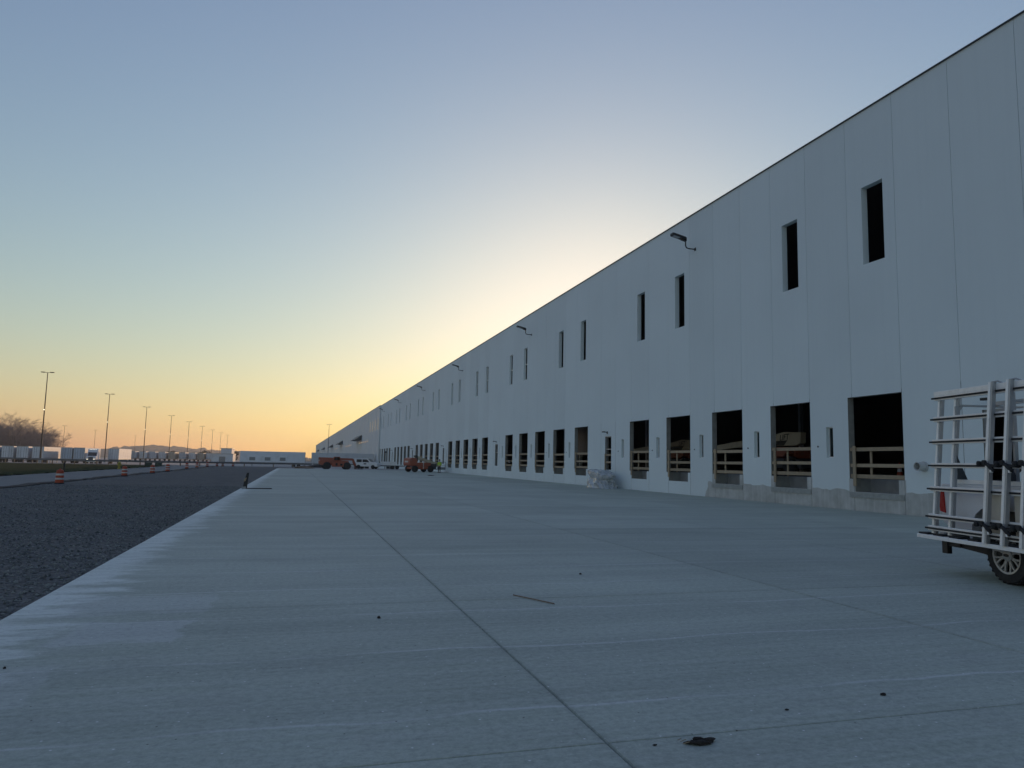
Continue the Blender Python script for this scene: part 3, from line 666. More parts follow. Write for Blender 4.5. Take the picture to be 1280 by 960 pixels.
MB().tube([(.0, -1.75, .40), (.0, -0.2, .40)], 0.06, 10).lathe([(.16, -.16), (.2, 0), (.16, .16)], 14, 'y', (0, -0.98, .40)).build('rear_axle', M['black'], pt, True)
# cab (beyond the right edge of the picture)
MB().prism([(-1.24, .55), (-1.24, 1.32), (-1.38, 1.98), (-2.9, 2.0), (-3.5, 1.42), (-4.95, 1.30), (-5.15, 1.1), (-5.15, .6), (-4.62, .55), (-4.58, .8), (-4.4, 1.0), (-3.72, 1.0), (-3.55, .8), (-3.5, .52)], -1.96, 0.01).build('cab_body', M['white'], pt, bevel=0.04)
for y0, y1 in ((0.01, 0.018), (-1.968, -1.96)):
    MB().prism([(-1.50, 1.36), (-1.58, 1.86), (-2.15, 1.9), (-2.15, 1.38)], y0, y1).prism([(-2.25, 1.38), (-2.25, 1.9), (-2.82, 1.9), (-3.25, 1.42)], y0, y1).build('side_window', M['autoglass'], pt)
MB().box(-5.24, -5.14, -1.9, -0.06, .5, .72).build('front_bumper', M['aludark'], pt, bevel=0.03)
MB().box(-5.17, -5.14, -1.55, -0.4, .78, 1.12).build('grille', M['black'], pt)
for y in (-1.85, -0.33): MB().box(-5.18, -5.13, y, y + .25, .85, 1.1).build('headlight', M['glass'], pt)
def truck_wheel(x, side):
    yc = -0.16 if side > 0 else -1.80
    w = MB().lathe([(.255, -.13), (.30, -.135), (.375, -.13), (.402, -.10), (.407, -.05), (.407, .05), (.402, .10), (.375, .13), (.30, .135), (.255, .13)], 48, 'y', cap=False).build('wheel', M['tyre'], pt, True)
    w.location = (x, yc, .405)
    tr = MB()
    for k in range(60):
        a = 2 * math.pi * k / 60; q = .12 if k % 2 else -.12
        tr.bar((.400 * math.cos(a), q * .25, .400 * math.sin(a)), (.398 * math.cos(a + .04), q, .398 * math.sin(a + .04)), .030, .014, (math.cos(a), 0, math.sin(a)))
    tr.build('tread', M['tyre'], w)
    s = side
    MB().lathe([(.258, .128 * s), (.258, .09 * s), (.225, .06 * s), (.225, -.05 * s)], 40, 'y', cap=False).lathe([(.225, -.02 * s), (.02, -.02 * s)], 32, 'y').build('rim_barrel', M['black'], w, True)
    sp_ = MB().lathe([(.262, .120 * s), (.262, .140 * s), (.236, .134 * s), (.232, .10 * s)], 40, 'y', closed=True)
    for k in range(8):
        a = 2 * math.pi * (k + .5) / 8
        def P(r, da, y): return (r * math.cos(a + da), y * s, r * math.sin(a + da))
        for da in (-.17, .17):
            sp_.bar(P(.075, da * .6, .105), P(.165, da * .55, .112), .022, .025, (0, 1, 0))
            sp_.bar(P(.160, da * .55, .112), P(.243, da * 1.15, .120), .024, .025, (0, 1, 0))
    sp_.build('spokes', M['spoke'], w)
    hb = MB().lathe([(.088, .09 * s), (.085, .125 * s), (.06, .14 * s), (.0, .142 * s)], 24, 'y')
    hb.build('hub_cap', M['spoke'], w, True)
    em = MB().lathe([(.052, .1425 * s), (.050, .147 * s), (.0, .147 * s)], 24, 'y'); em.v = [(x_, y_, z_ * .42) for x_, y_, z_ in em.v]
    em.build('emblem', M['black'], w, True)
    return w
for x in (0, -4.06):
    for sd_ in (1, -1): truck_wheel(x, sd_)
# glass rack hung on the camera side
rk = bpy.data.objects.new('glass_rack', None); COL.objects.link(rk); rk.parent = pt
def ry(z): return .30 - .095 * (z - .75)          # outer plane of the leaning rack
XA, XB = 1.225, -3.3
def rail_at(z, h=.078):
    al = MB().box(XA - .005, XB, ry(z) - .055, ry(z) - .012, z - h / 2, z + h / 2)
    o = al.build('rail', M['alu'], rk, bevel=0.004)
    st = MB().box(XA + .035, XB, ry(z) - .012, ry(z) + .010, z - .016, z + .010)
    st.build('rubber_strip', M['rubber'], rk)
MB().box(XA, XB, ry(2.8) - .07, ry(2.8) - .004, 2.765, 2.835).build('top_beam', M['alu'], rk, bevel=0.006)
for z in (2.73, 2.39, 2.03, 1.66, 1.295, .865, .685): rail_at(z)
for x in (1.17, .80, .09, -.62, -1.33, -2.04, -2.75):
    z0, z1 = .60, 2.77
    MB().bar((x, ry(z0) - .085, z0), (x, ry(z1) - .085, z1), .042, .05, (0, 1, 0)).build('upright', M['alu'], rk, bevel=0.003)
    MB().bar((x - .036, ry(z0) - .10, z0), (x - .036, ry(z1) - .10, z1), .026, .05, (0, 1, 0)).build('upright_flange', M['aludark'], rk)
MB().prism([(1.44, .515), (1.44, .575), (XB, .575), (XB, .515)], .02, .335).build('bench', M['alu'], rk, bevel=0.006)
for x in (1.32, .98, .62, .22, -.14, -.52, -.95, -1.4, -1.9): MB().box(x - .11, x + .11, .12, .31, .575, .603).build('bench_pad', M['rubber'], rk, bevel=0.008)
for x in (-.065, -.40, -.735, -1.45, -1.8):
    z0, z1 = .578, 2.86
    st = MB().bar((x, ry(z0) + .035, z0), (x, ry(z1) + .035, z1), .048, .045, (0, 1, 0)).build('stake', M['alu'], rk, bevel=0.004)
    MB().bar((x - .042, ry(z0) + .022, z0), (x - .042, ry(z1) + .022, z1), .028, .06, (0, 1, 0)).build('stake_channel', M['aludark'], rk)
    MB().tube([(x, ry(2.86) + .03, 2.855), (x - .09, ry(2.86), 2.865), (x - .2, ry(2.86) - .07, 2.80)], .012, 6).build('stake_hook', M['aludark'], rk, True)
    for z in (1.685, .83):
        y = ry(z) + .075
        c = MB().lathe([(.012, -.02), (.036, -.018), (.038, .02), (.015, .035)], 12, 'y', (x + .11, y, z + .005)).lathe([(.015, -.02), (.034, -.012), (.034, .025)], 12, 'y', (x + .0, y + .005, z + .02))
        c.tube([(x + .02, y, z + .02), (x - .06, y + .005, z - .01), (x - .13, y + .01, z - .06), (x - .17, y + .01, z - .10)], [.022, .026, .03, .018], 8)
        c.bar((x + .1, y - .03, z), (x - .24, y - .03, z - .035), .035, .03).bar((x - .12, y, z - .03), (x - .24, y, z - .02), .04, .035)
        c.build('clamp', M['rubber'], rk, True)
        MB().box(x - .15, x - .12, y, y + .03, z - .07, z - .12).build('clamp_screw', M['alu'], rk)
for x0, x1 in ((.06, -.30), (-.42, -.66), (-.78, -1.3), (-1.36, -1.95)):
    MB().box(x1, x0, .145, .160, .66, 1.27).build('backing_board', M['ply'], rk)
MB().box(.95, -1.3, -.02, .04, 1.385, 1.45).build('bed_rail', M['alu'], rk, bevel=0.005)
MB().box(.86, XB, -.62, -.56, 2.60, 2.66).box(.86, XB, -.62, -.56, 2.53, 2.55).build('cross_bar', M['aludark'], rk)
for x in (.76, -.24, -1.3):
    if x < .5: MB().bar((x, -.05, 1.45), (x, -.05, 2.7), .035, .05, (0, 1, 0)).build('inner_upright', M['aludark'], rk)
    MB().bar((x, .02, 2.585), (x, -1.0, 2.585), .04, .03).build('cross_arm', M['aludark'], rk)
    MB().prism([(.09, 2.57), (-.04, 2.57), (.09, 2.40)], x - .01, x + .01, 'x').build('gusset', M['aludark'], rk)
    MB().prism([(.1, 1.45), (-.06, 1.45), (.1, 1.82)], x - .012, x + .012, 'x').build('gusset', M['darkgrey'], rk)
MB().bar((.42, -.4, 1.43), (-.35, -.6, 2.1), .05, .06).bar((-.42, -.5, 1.43), (-1.1, -.7, 2.0), .05, .07).build('brace', M['lumberdark'], rk)
bx_ = MB().box(-.55, -1.4, -.9, -.25, 1.40, 1.80).build('tool_box', M['aludark'], pt, bevel=0.01)
for y in (-1.0, -1.9): MB().bar((.9, y, 1.38), (.9, y, 2.6), .05).build('rack_post', M['aludark'], pt)

# ---------------------------------------------------------------- plastic-covered pile by the wall
def tarp_pile():
    b = MB(); nx, nz_ = 200, 80
    def ridge(v): return 1 - abs(noise.noise(v)) * 2
    for j in range(nz_):
        v = j / (nz_ - 1)
        for i in range(nx):
            a = 2 * math.pi * i / nx
            ca, sa = math.cos(a), math.sin(a)
            # squarish footprint, lower load and an overhanging upper one under one draped sheet
            k = (abs(ca) ** 2.8 + abs(sa) ** 2.8) ** (-1 / 2.8)
            if v < 0.5: r = 1.02 - 0.20 * (v / .5) ** 1.3; z = v / 0.5 * 0.66
            elif v < 0.78: q = (v - 0.5) / 0.28; r = 0.82 + 0.10 * math.sin(q * math.pi * .8); z = 0.66 + q * 0.36
            else: q = (v - 0.78) / 0.22; r = 0.88 * math.sqrt(max(0, 1 - q * q)); z = 1.02 + 0.13 * math.sin(q * 1.57)
            px, py = 0.70 * k * r * ca, 1.5 * k * r * sa
            f1 = ridge(Vector((ca * 3.2 + z * .9, sa * 3.2 - z * 1.3, z * .5))) ** 3 * (0.10 if z < .7 else .03)
            f2 = ridge(Vector((px * 2.2, py * 1.8, z * 2.4 + 7))) ** 4 * 0.07
            nn = 0.10 * noise.fractal(Vector((px * 1.6, py * 1.3, z * 1.8)), .9, 2.1, 4)
            flare = .10 * max(0, 1 - z / .16) * (0.5 + noise.noise(Vector((ca * 4, sa * 4, 1))))
            s = 1 + (f1 + f2 + nn + flare - .05) / max(.35, k * r)
            hgt = z * (1 - .17 * sst(.1, 1.3, -py) + .05 * sst(.2, 1.2, py))
            b.v.append((px * s, py * s, max(0.004, hgt + (f2 + nn * .6) * min(1, v * 3))))
    for j in range(nz_ - 1):
        for i in range(nx):
            l = (i + 1) % nx; b.f.append((j * nx + i, j * nx + l, (j + 1) * nx + l, (j + 1) * nx + i))
    b.f.append(tuple((nz_ - 1) * nx + i for i in range(nx)))
    o = b.build('covered_pile', M['tarp'], None); o.location = (19.95, 46.2, 0)
    for p in o.data.polygons: p.use_smooth = True
    return tag(o, 'bulky pile draped in crumpled grey plastic sheeting against the wall', 'covered pile')
tarp_pile()

# ---------------------------------------------------------------- small things on the apron
def clump(name, m, loc, sx, sy, sz, label, cat, seed):
    b = MB(); n = 14; rr = 9
    for j in range(rr):
        ph = math.pi * j / (rr - 1)
        for i in range(n):
            a = 2 * math.pi * i / n
            q = 1 + .55 * noise.fractal(Vector((math.cos(a) * 1.6 + seed, math.sin(a) * 1.6, ph * 1.3)), .8, 2.1, 4)
            b.v.append((sx * q * math.sin(ph) * math.cos(a), sy * q * math.sin(ph) * math.sin(a), max(0.0, sz * q * math.cos(ph) + sz * .35)))
    for j in range(rr - 1):
        for i in range(n): b.f.append((j * n + i, j * n + (i + 1) % n, (j + 1) * n + (i + 1) % n, (j + 1) * n + i))
    o = b.build(name, m); o.location = (*loc, 0.002); return tag(o, label, cat)
cl = clump('mud_clump', M['mud'], (2.29, 3.87), .090, .034, .020, 'dark crumpled mud clump with straw beside the nearest slab joint', 'debris', 3)
rs = random.Random(4); st = MB()
for i in range(16):
    a = rs.gauss(0, .5); x, y = rs.gauss(0, .06), rs.gauss(0.012, .015)
    st.bar((x, y, .006), (x + .04 * math.cos(a), y + .03 * math.sin(a), rs.uniform(.004, .016)), .003)
st.build('straw', M['straw'], cl)
clump('stone', M['mud'], (0.88, 7.55), .016, .016, .015, 'small round black stone lying left of the long joint', 'stone', 8)
clump('mud_clump', M['mud'], (4.03, 4.37), .022, .015, .010, 'small dark clod lying alone at the right foreground', 'debris', 5)
clump('stone', M['mud'], (3.99, 9.97), .018, .018, .014, 'tiny dark stone beyond the stick, right of the long joint', 'stone', 12)
clump('stone', M['mud'], (-1.95, 6.33), .010, .010, .008, 'tiny dark stone by the left frame edge on the pale strip', 'stone', 15)
clump('mud_clump', M['mud'], (2.02, 3.9), .012, .007, .004, 'tiny dark crumb between the long joint and the mud clump', 'debris', 22)
clump('mud_clump', M['mud'], (3.15, 4.25), .013, .008, .005, 'tiny dark crumb above the near cross joint', 'debris', 25)
tag(MB().tube([(2.56, 8.52, .010), (2.70, 8.22, .012), (2.86, 7.92, .009)], .007, 6).build('stick', M['lumberdark']), 'thin straight dark stick lying on the concrete', 'stick')
# upturned joint filler strip at the slab edge
jf = thing('joint_filler_strip', 'black strip sticking up out of the cross joint at the gravel edge', 'filler strip', (-2.29, 39.3, 0))
MB().prism([(-.14, 0), (-.10, .33), (.02, .80), (.13, .81), (.09, .4), (.06, 0)], -.03, .03).build('upright_end', M['black'], jf)
MB().box(.02, 1.25, -.04, .04, .005, .05).build('flat_end', M['black'], jf)
MB().prism([(-.11, .36), (-.08, .50), (0.0, .58), (.02, .50), (-.03, .38)], -.045, -.03).build('pale_patch', M['straw'], jf)
MB().prism([(-.2, 0), (-.17, .10), (.0, .12), (.02, 0)], -.06, -.03).build('pale_footing', M['raw'], jf)
clump('mud_clump', M['mud'], (14.3, 79.5), .35, .2, .05, 'flat dark scrap lying far off near the dock wall', 'debris', 31)

# ---------------------------------------------------------------- traffic drums
dr = thing('traffic_drum', '', 'traffic drum', (0, 0, 0), 0, 'orange traffic drums along the gravel edge')
DS = .66
MB().lathe([(.36, 0), (.36, .07), (.33, .10)], 20).build('drum_base', M['rubber'], dr, True)
db = MB().lathe([(.305, .08), (.305, .28), (.295, .285), (.295, .60), (.275, .605), (.275, .90), (.24, .905), (.24, 1.02), (.15, 1.06)], 20).build('drum_body', M['drum'], dr, True)
for z0, z1, r0 in ((.33, .46, .301), (.64, .78, .281)): MB().lathe([(r0 + .003, z0), (r0 + .003, z1)], 20).build('reflective_band', M['sheeting'], db, True)
MB().box(-.06, .06, -.015, .015, 1.04, 1.14).build('drum_handle', M['drum'], dr)
dpos = [(-11.95, 44.5), (-12.3, 61.8), (-12.35, 73.5), (-12.4, 82.2), (-13.3, 103), (-13.5, 115), (-13.4, 127), (-12.6, 134), (-12.0, 137.5), (-10.4, 138.6)]
for i, (x, y) in enumerate(dpos):
    lb = 'orange and white striped traffic drum nearest the camera on the gravel edge' if i == 0 else 'orange and white striped traffic drum, %s from the camera along the gravel edge' % ORD[i]
    dr.scale = (DS, DS, .71)
    if i == 0: dr.location = (x, y, -.04); dr['label'] = lb
    else: dup(dr, (x, y, -.04), random.uniform(0, 6), lb)


# ---------------------------------------------------------------- light poles
lp = thing('light_pole', '', 'light pole', (0, 0, 0), 0, 'light poles of the trailer yard')
MB().lathe([(.32, -1.2), (.32, .75)], 16).build('concrete_base', M['raw'], lp, True)
MB().tube([(0, 0, .75), (0, 0, 11), (0, 0, 21)], [.17, .13, .09], 10).build('shaft', M['pole'], lp, True)
MB().bar((-1.0, 0, 21), (1.0, 0, 21), .09, .09).build('cross_arm', M['pole'], lp)
for x in (-.95, .95): MB().prism([(x - .42, -.2), (x + .42, -.2), (x + .42, .2), (x - .42, .2)], 20.98, 21.16, 'z').build('lamp_head', M['pole'], lp)
mf = MB().box(-.14, .14, -.34, -.12, 12.1, 12.5).build('glint_mount', M['pole'], lp); MB().box(-.08, .08, -.36, -.34, 12.18, 12.42).build('lens_or_glint', M['lamp_or_glint'], mf)  # glowing plate on a small block, added to imitate a sun glint on the shaft
lq = thing('light_pole', '', 'light pole', (0, 0, 0), 0, 'light poles of the trailer yard')
for ch in lp.children:
    if not ch.name.startswith('glint_mount'): copy_tree(ch, lq)
first_far = True
lpos = [(-56.35, 193.8 + 60.1 * k) for k in range(9)] + [(-150, 515), (-150, 560), (-150, 640), (-150, 790), (17.0, 410)]
for i, (x, y) in enumerate(lpos):
    if i < 9: lb = 'tall bronze light pole, %s in the near row left of the gravel' % ('first and nearest' if i == 0 else ORD[i])
    elif i < 13: lb = 'distant thin light pole in the far row behind the trailers, %s from the left' % ('first', 'second', 'third', 'fourth')[i - 9]
    else: lb = 'thin light pole standing in front of the far warehouse wall'
    z = zg(x, y) + .05
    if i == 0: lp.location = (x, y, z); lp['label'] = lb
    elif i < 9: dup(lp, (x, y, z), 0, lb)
    elif first_far: lq.location = (x, y, z); lq['label'] = lb; first_far = False
    else: dup(lq, (x, y, z), 0, lb)

# ---------------------------------------------------------------- guardrail along the cross road
pl = [(-60, 152), (-42.2, 141.2), (-37.4, 134.7), (-31.9, 131.7), (-26.4, 129), (-20.4, 127.6), (-15, 131.2), (-8.4, 136.4), (-3.6, 138.1), (3, 138.6)]
gd = thing('road_guardrail', 'low grey steel guardrail on posts between the gravel and the trailer yard', 'guardrail')
sec = []
for (xa, ya), (xb, yb) in zip(pl, pl[1:]):
    L = math.hypot(xb - xa, yb - ya); step = 1.9 if xb < -25 else 3.8
    n = max(1, round(L / step))
    for i in range(n): sec.append((xa + (xb - xa) * i / n, ya + (yb - ya) * i / n))
    bm_ = MB()
    d = Vector((xb - xa, yb - ya, 0)).normalized(); nn = Vector((d.y, -d.x, 0)) * .09
    za = .60
    for q in ((-.15, 0), (-.05, .06), (0, .01), (.05, .06), (.15, 0)): pass
    pr = [(.0, za - .15), (.07, za - .09), (.02, za), (.07, za + .09), (0, za + .15), (-.02, za + .15), (.05, za + .09), (0, za), (.05, za - .09), (-.02, za - .15)]
    n2 = Vector((d.y, -d.x, 0))
    v = [(P[0] + n2.x * (.09 + p), P[1] + n2.y * (.09 + p), z) for P in ((xa, ya), (xb, yb)) for p, z in pr]
    m_ = len(pr); bm_.add(v, [(i, (i + 1) % m_, (i + 1) % m_ + m_, i + m_) for i in range(m_)])
    bm_.build('beam', M['weathered'], gd)
pmh = MB().box(-.08, .08, -.07, .07, -.3, .72).mesh('post', M['lumberdark'])
for x, y in sec: place('post', pmh, gd, (x, y, 0))

# hydrant, marker posts and green boxes by the verge
hy = thing('fire_hydrant', 'yellow fire hydrant standing at the edge of the grass', 'hydrant', (-19.0, 92.5, -.03))
MB().lathe([(.2, 0), (.2, .06), (.13, .08), (.13, .6), (.17, .62), (.17, .68), (.12, .8), (.03, .86)], 14).build('barrel', M['yellow'], hy, True)
MB().tube([(-.25, 0, .48), (.25, 0, .48)], .07, 8).tube([(0, 0, .42), (0, -.24, .42)], .09, 8).build('nozzles', M['yellow'], hy, True)
for i, (x, y, l) in enumerate(((-19.6, 74, 'short dark marker post standing in the grass left of the hydrant'), (-19.8, 112, 'short dark marker post standing in the grass right of the hydrant'))):
    tag(MB().tube([(0, 0, 0), (0, 0, .75)], .07, 8).lathe([(.075, .75), (.0, .80)], 8).build('marker_post', M['black'], None, True), l, 'post').location = (x, y, 0)
for i, (x, y, l) in enumerate(((-20.9, 121.0, 'dark green utility cabinet by the bend of the guardrail, left one'), (-19.6, 121.4, 'dark green utility cabinet by the bend of the guardrail, right one'))):
    u = thing('utility_cabinet', l, 'cabinet', (x, y, 0)); MB().box(-.45, .45, -.35, .35, 0, .45).build('cabinet_body', M['green'], u, bevel=.03); MB().box(-.5, .5, -.4, .4, .45, .5).build('lid', M['green'], u, bevel=.02)

# ---------------------------------------------------------------- trailers
def make_trailer(skin, L=16.0):
    """Local frame: rear doors at y=0 facing -y, length along +y."""
    t = thing('semi_trailer', '', 'trailer', (0, 0, 0), 0, 'trailers parked in the yard')
    MB().box(-1.29, 1.29, 0.06, L, 1.15, 4.08).build('box_body', M[skin], t, bevel=.05)
    MB().box(-1.31, -1.23, 0, .10, 1.12, 4.1).box(1.23, 1.31, 0, .10, 1.12, 4.1).box(-1.23, 1.23, 0, .10, 3.96, 4.1).box(-1.23, 1.23, 0, .10, 1.12, 1.25).build('rear_frame', M['galv'], t)
    for s in (-1, 1):
        d = MB().box(min(.02 * s, 1.21 * s), max(.02 * s, 1.21 * s), .02, .06, 1.27, 3.94).build('rear_door', M[skin], t)
        MB().bar((.35 * s, .0, 1.3), (.35 * s, .0, 3.9), .04).bar((.85 * s, .0, 1.3), (.85 * s, .0, 3.9), .04).build('lock_rod', M['darkgrey'], d)
    MB().box(-.5, -.38, 0.2, L - .4, .95, 1.15).box(.38, .5, 0.2, L - .4, .95, 1.15).box(-1.2, 1.2, .02, .12, .48, .6).box(-1.0, -.9, .02, .12, .5, 1.15).box(.9, 1.0, .02, .12, .5, 1.15).build('underframe', M['black'], t)
    for y in (1.6, 2.85):
        for x in (-1.02, 1.02): MB().lathe(tyre_prof(.5, .5), 16, 'x', (x, y, .5)).build('wheel', M['tyre'], t, True)
    for x in (-.8, .8): MB().box(x - .07, x + .07, L - 3.0, L - 2.85, 0, 1.15).build('landing_leg', M['grey'], t)
    MB().box(-1.297, -1.29, .3, L - .3, 1.2, 1.35).box(1.29, 1.297, .3, L - .3, 1.2, 1.35).build('side_rail', M['galv'], t)
    return t
tw, tg, tb = make_trailer('whitebox'), make_trailer('greybox'), make_trailer('beigebox')
used = set()
def trailer(proto, x, y, rz, label):
    z = zg(x, y) - .13
    if proto.name in used: return dup(proto, (x, y, z), rz, label)
    used.add(proto.name); proto.location = (x, y, z); proto.rotation_euler[2] = rz; proto['label'] = label; return proto
row = [(-71.9, tg), (-68.6, tw), (-65.4, tw), (-61.95, tw)]
names = ['leftmost', 'second', 'third', 'fourth', 'fifth', 'sixth']
for i, (x, p) in enumerate(row): trailer(p, x, 211, 0, 'parked semi trailer showing its rear doors, %s in the left row' % (names[i] if i == 0 else names[i] + ' from the left'))
trailer(tg, -56.4, 214, 0, 'blue grey semi trailer just right of the nearest light pole'); trailer(tg, -53.5, 214, 0, 'blue grey semi trailer left of the tractor with lit headlights')
far = [(-70.5, 'beigebox'), (-67.8, 'beigebox'), (-65, 'greybox'), (-61.8, 'whitebox'), (-58.8, 'greybox'), (-55.6, 'whitebox'), (-52.3, 'beigebox'), (-48.5, 'greybox'), (-45.0, 'whitebox'), (-41.8, 'beigebox'), (-38.6, 'whitebox'), (-34.5, 'greybox'), (-30.5, 'whitebox')]
pr_ = {'whitebox': tw, 'greybox': tg, 'beigebox': tb}
cn_ = {'whitebox': 'white', 'greybox': 'blue grey', 'beigebox': 'beige'}
fo = ['first', 'second', 'third', 'fourth', 'fifth', 'sixth', 'seventh', 'eighth', 'ninth', 'tenth', 'eleventh', 'twelfth', 'thirteenth']
for i, (x, k) in enumerate(far): trailer(pr_[k], x, 330 + 4 * i, 0, 'small distant %s semi trailer, %s from left in the far row' % (cn_[k], fo[i]))
bt = trailer(tw, 2.6, 200, R(90), 'long white semi trailer parked broadside behind the guardrail')
for y in (5.6, 9.3, 13.0): MB().box(-1.32, -1.29, y - .7, y + .7, 1.75, 2.6).build('side_vent', M['grey'], bt)
trailer(tw, 20.2, 201, R(90), 'long white semi trailer backed up to the far warehouse wall')
# tractor with lit headlights
tk = thing('semi_tractor', 'white semi tractor facing the camera with lit headlights', 'truck', (-50.3, 212, zg(0, 212) - .13))
MB().prism([(0, .7), (0, 1.9), (1.3, 2.0), (1.7, 3.0), (1.9, 3.7), (3.4, 3.9), (3.4, .7)], -1.15, 1.15, 'x').build('cab', M['white'], tk, bevel=.06)
MB().prism([(1.28, 2.05), (1.66, 2.95), (1.70, 2.92), (1.34, 2.02)], -1.0, 1.0, 'x').build('windscreen', M['autoglass'], tk)
MB().box(-.55, .55, -.04, 0, .95, 1.75).build('grille', M['darkgrey'], tk); MB().box(-1.2, 1.2, -.15, .02, .45, .75).build('bumper', M['galv'], tk)
for x in (-.9, .65): MB().box(x, x + .28, -.05, 0, .95, 1.2).build('headlight', M['lamp_or_glint'], tk)
for x in (-1.0, 1.0):
    for y in (.9, 5.0, 6.2): MB().lathe(tyre_prof(.5, .35), 16, 'x', (x, y, .5)).build('wheel', M['tyre'], tk, True)
MB().box(-.45, .45, 3.3, 7.0, .75, 1.0).build('frame', M['black'], tk)
for x in (-.7, -.35, 0, .35, .7): MB().box(x - .05, x + .05, 1.86, 1.9, 3.66, 3.72).build('marker_lamp', M['lamp_or_glint'], tk)
trailer(tw, -47.2, 222, 0, 'white semi trailer just right of the tractor with lit headlights')
# low white buildings far off
for i, (x0, x1, y, h, l) in enumerate(((-29.8, -25.6, 330, 5.9, 'distant white flat roofed block left of the broadside trailer, taller one'), (-32.6, -24.4, 322, 3.6, 'distant low white shed in front of the taller white block'))):
    wb = thing('white_building', l, 'building', (0, 0, zg(0, y) - .13))
    MB().box(x0, x1, y, y + 14, 0, h).build('wall', M['whitebox'], wb); MB().box(x0 - .2, x1 + .2, y - .2, y + 14.2, h, h + .25).build('roof', M['galv'], wb)
    MB().box((x0 + x1) / 2 - 1.2, (x0 + x1) / 2 + 1.2, y - .05, y, .1, 2.6).build('door', M['grey'], wb)

# ---------------------------------------------------------------- telehandler in front of the docked trailer
TS = .93
te = thing('telehandler', 'faded orange telehandler with four big wheels facing the wall, its boom lowered', 'telehandler', (6.6, 125, -.12), R(6))
MB().prism([(-2.6, .75), (-3.0, .95), (-3.05, 1.5), (-2.5, 1.75), (2.0, 1.55), (2.3, 1.0), (2.2, .65)], -.75, .75).build('chassis', M['orange'], te, bevel=.05)
MB().prism([(-.9, .5), (1.2, .5), (1.2, 1.35), (-.9, 1.35)], -1.15, -.75).build('engine_cover', M['orange'], te, bevel=.05)
MB().box(-.3, .05, -1.17, -1.15, .7, 1.15).box(.5, .9, -1.17, -1.15, .7, 1.05).build('vent', M['black'], te)
MB().prism([(-3.1, 1.65), (-3.1, 2.12), (2.9, 2.02), (2.9, 1.62)], -.2, .28).build('boom', M['orange'], te, bevel=.03)
MB().prism([(-.8, 1.6), (-.55, 2.25), (.4, 2.28), (.75, 1.6)], -1.0, -.25).build('cab_frame', M['orange'], te, bevel=.03)
MB().prism([(-.6, 1.68), (-.45, 2.15), (.3, 2.18), (.55, 1.68)], -1.01, -1.0).build('cab_window', M['autoglass'], te)
MB().prism([(2.75, 1.95), (3.05, 1.9), (3.75, .35), (3.45, .2), (2.9, 1.2)], -.22, .3).build('boom_nose', M['orange'], te, bevel=.03)
MB().box(3.35, 3.5, -.75, .8, .1, .7).bar((3.5, -.5, .12), (4.7, -.5, .12), .12, .06).bar((3.5, .55, .12), (4.7, .55, .12), .12, .06).build('fork_carriage', M['black'], te)
for x in (-1.75, 1.75):
    for y in (-1.0, 1.0): wheel(te, x, y, .66, .66, .45, 'darkgrey')
MB().box(.9, 1.5, -.25, .30, 2.05, 2.1).build('decal_plate', M['white'], te)

te.scale = (TS, TS, TS)
# ---------------------------------------------------------------- boom lift on the apron
bo = thing('boom_lift', 'orange boom lift with its basket low, standing on the apron beside the person', 'boom lift', (16.95, 103.8, 0), R(20))
MB().prism([(-1.7, .45), (1.7, .45), (1.7, .8), (-1.7, .8)], -1.05, 1.05).build('chassis', M['orange'], bo, bevel=.04)
MB().box(-1.0, 1.5, -1.0, 1.0, .82, 1.45).build('turntable', M['orange'], bo, bevel=.08)
MB().prism([(-2.2, .95), (-2.3, 1.3), (-2.2, 2.05), (-1.7, 2.2), (-1.0, 2.1), (-.8, .9)], -1.05, 1.05).build('counterweight', M['orange'], bo, bevel=.12)
MB().bar((-.9, 0, 2.35), (2.6, 0, 1.35), .38, .45).build('boom', M['cream'], bo, bevel=.03)
MB().bar((-.6, 0, 1.6), (-.7, 0, 2.55), .5, .4, (0, 1, 0)).build('boom_tower', M['darkgrey'], bo)
bk = MB()
for x in (2.7, 4.1):
    for y in (-.9, .9): bk.bar((x, y, .45), (x, y, 1.6), .05)
for z in (1.02, 1.6):
    bk.bar((2.7, -.9, z), (2.7, .9, z), .05).bar((4.1, -.9, z), (4.1, .9, z), .05).bar((2.7, -.9, z), (4.1, -.9, z), .05).bar((2.7, .9, z), (4.1, .9, z), .05)
bk.box(2.7, 4.1, -.9, .9, .42, .50); bk.box(2.72, 4.08, -.88, -.86, .5, .8).build('basket', M['grey'], bo)
MB().box(3.2, 3.7, -.8, -.4, 1.35, 1.62).build('control_box', M['white'], bo, bevel=.03)
MB().box(1.5, 2.6, -.7, .7, .5, 1.3).build('jib_link', M['darkgrey'], bo, bevel=.05)
MB().bar((.1, -1.08, .5), (.1, -1.08, 1.75), .07).build('hose_guard', M['sheeting'], bo)
for x in (-1.35, 1.35):
    for y in (-1.05, 1.05): wheel(bo, x, y, .5, .5, .38, 'cream')
MB().box(-2.28, -2.24, -.5, .5, 1.25, 1.7).build('decal_plate', M['sheeting'], bo)

bo.scale = (.92, .92, .92)
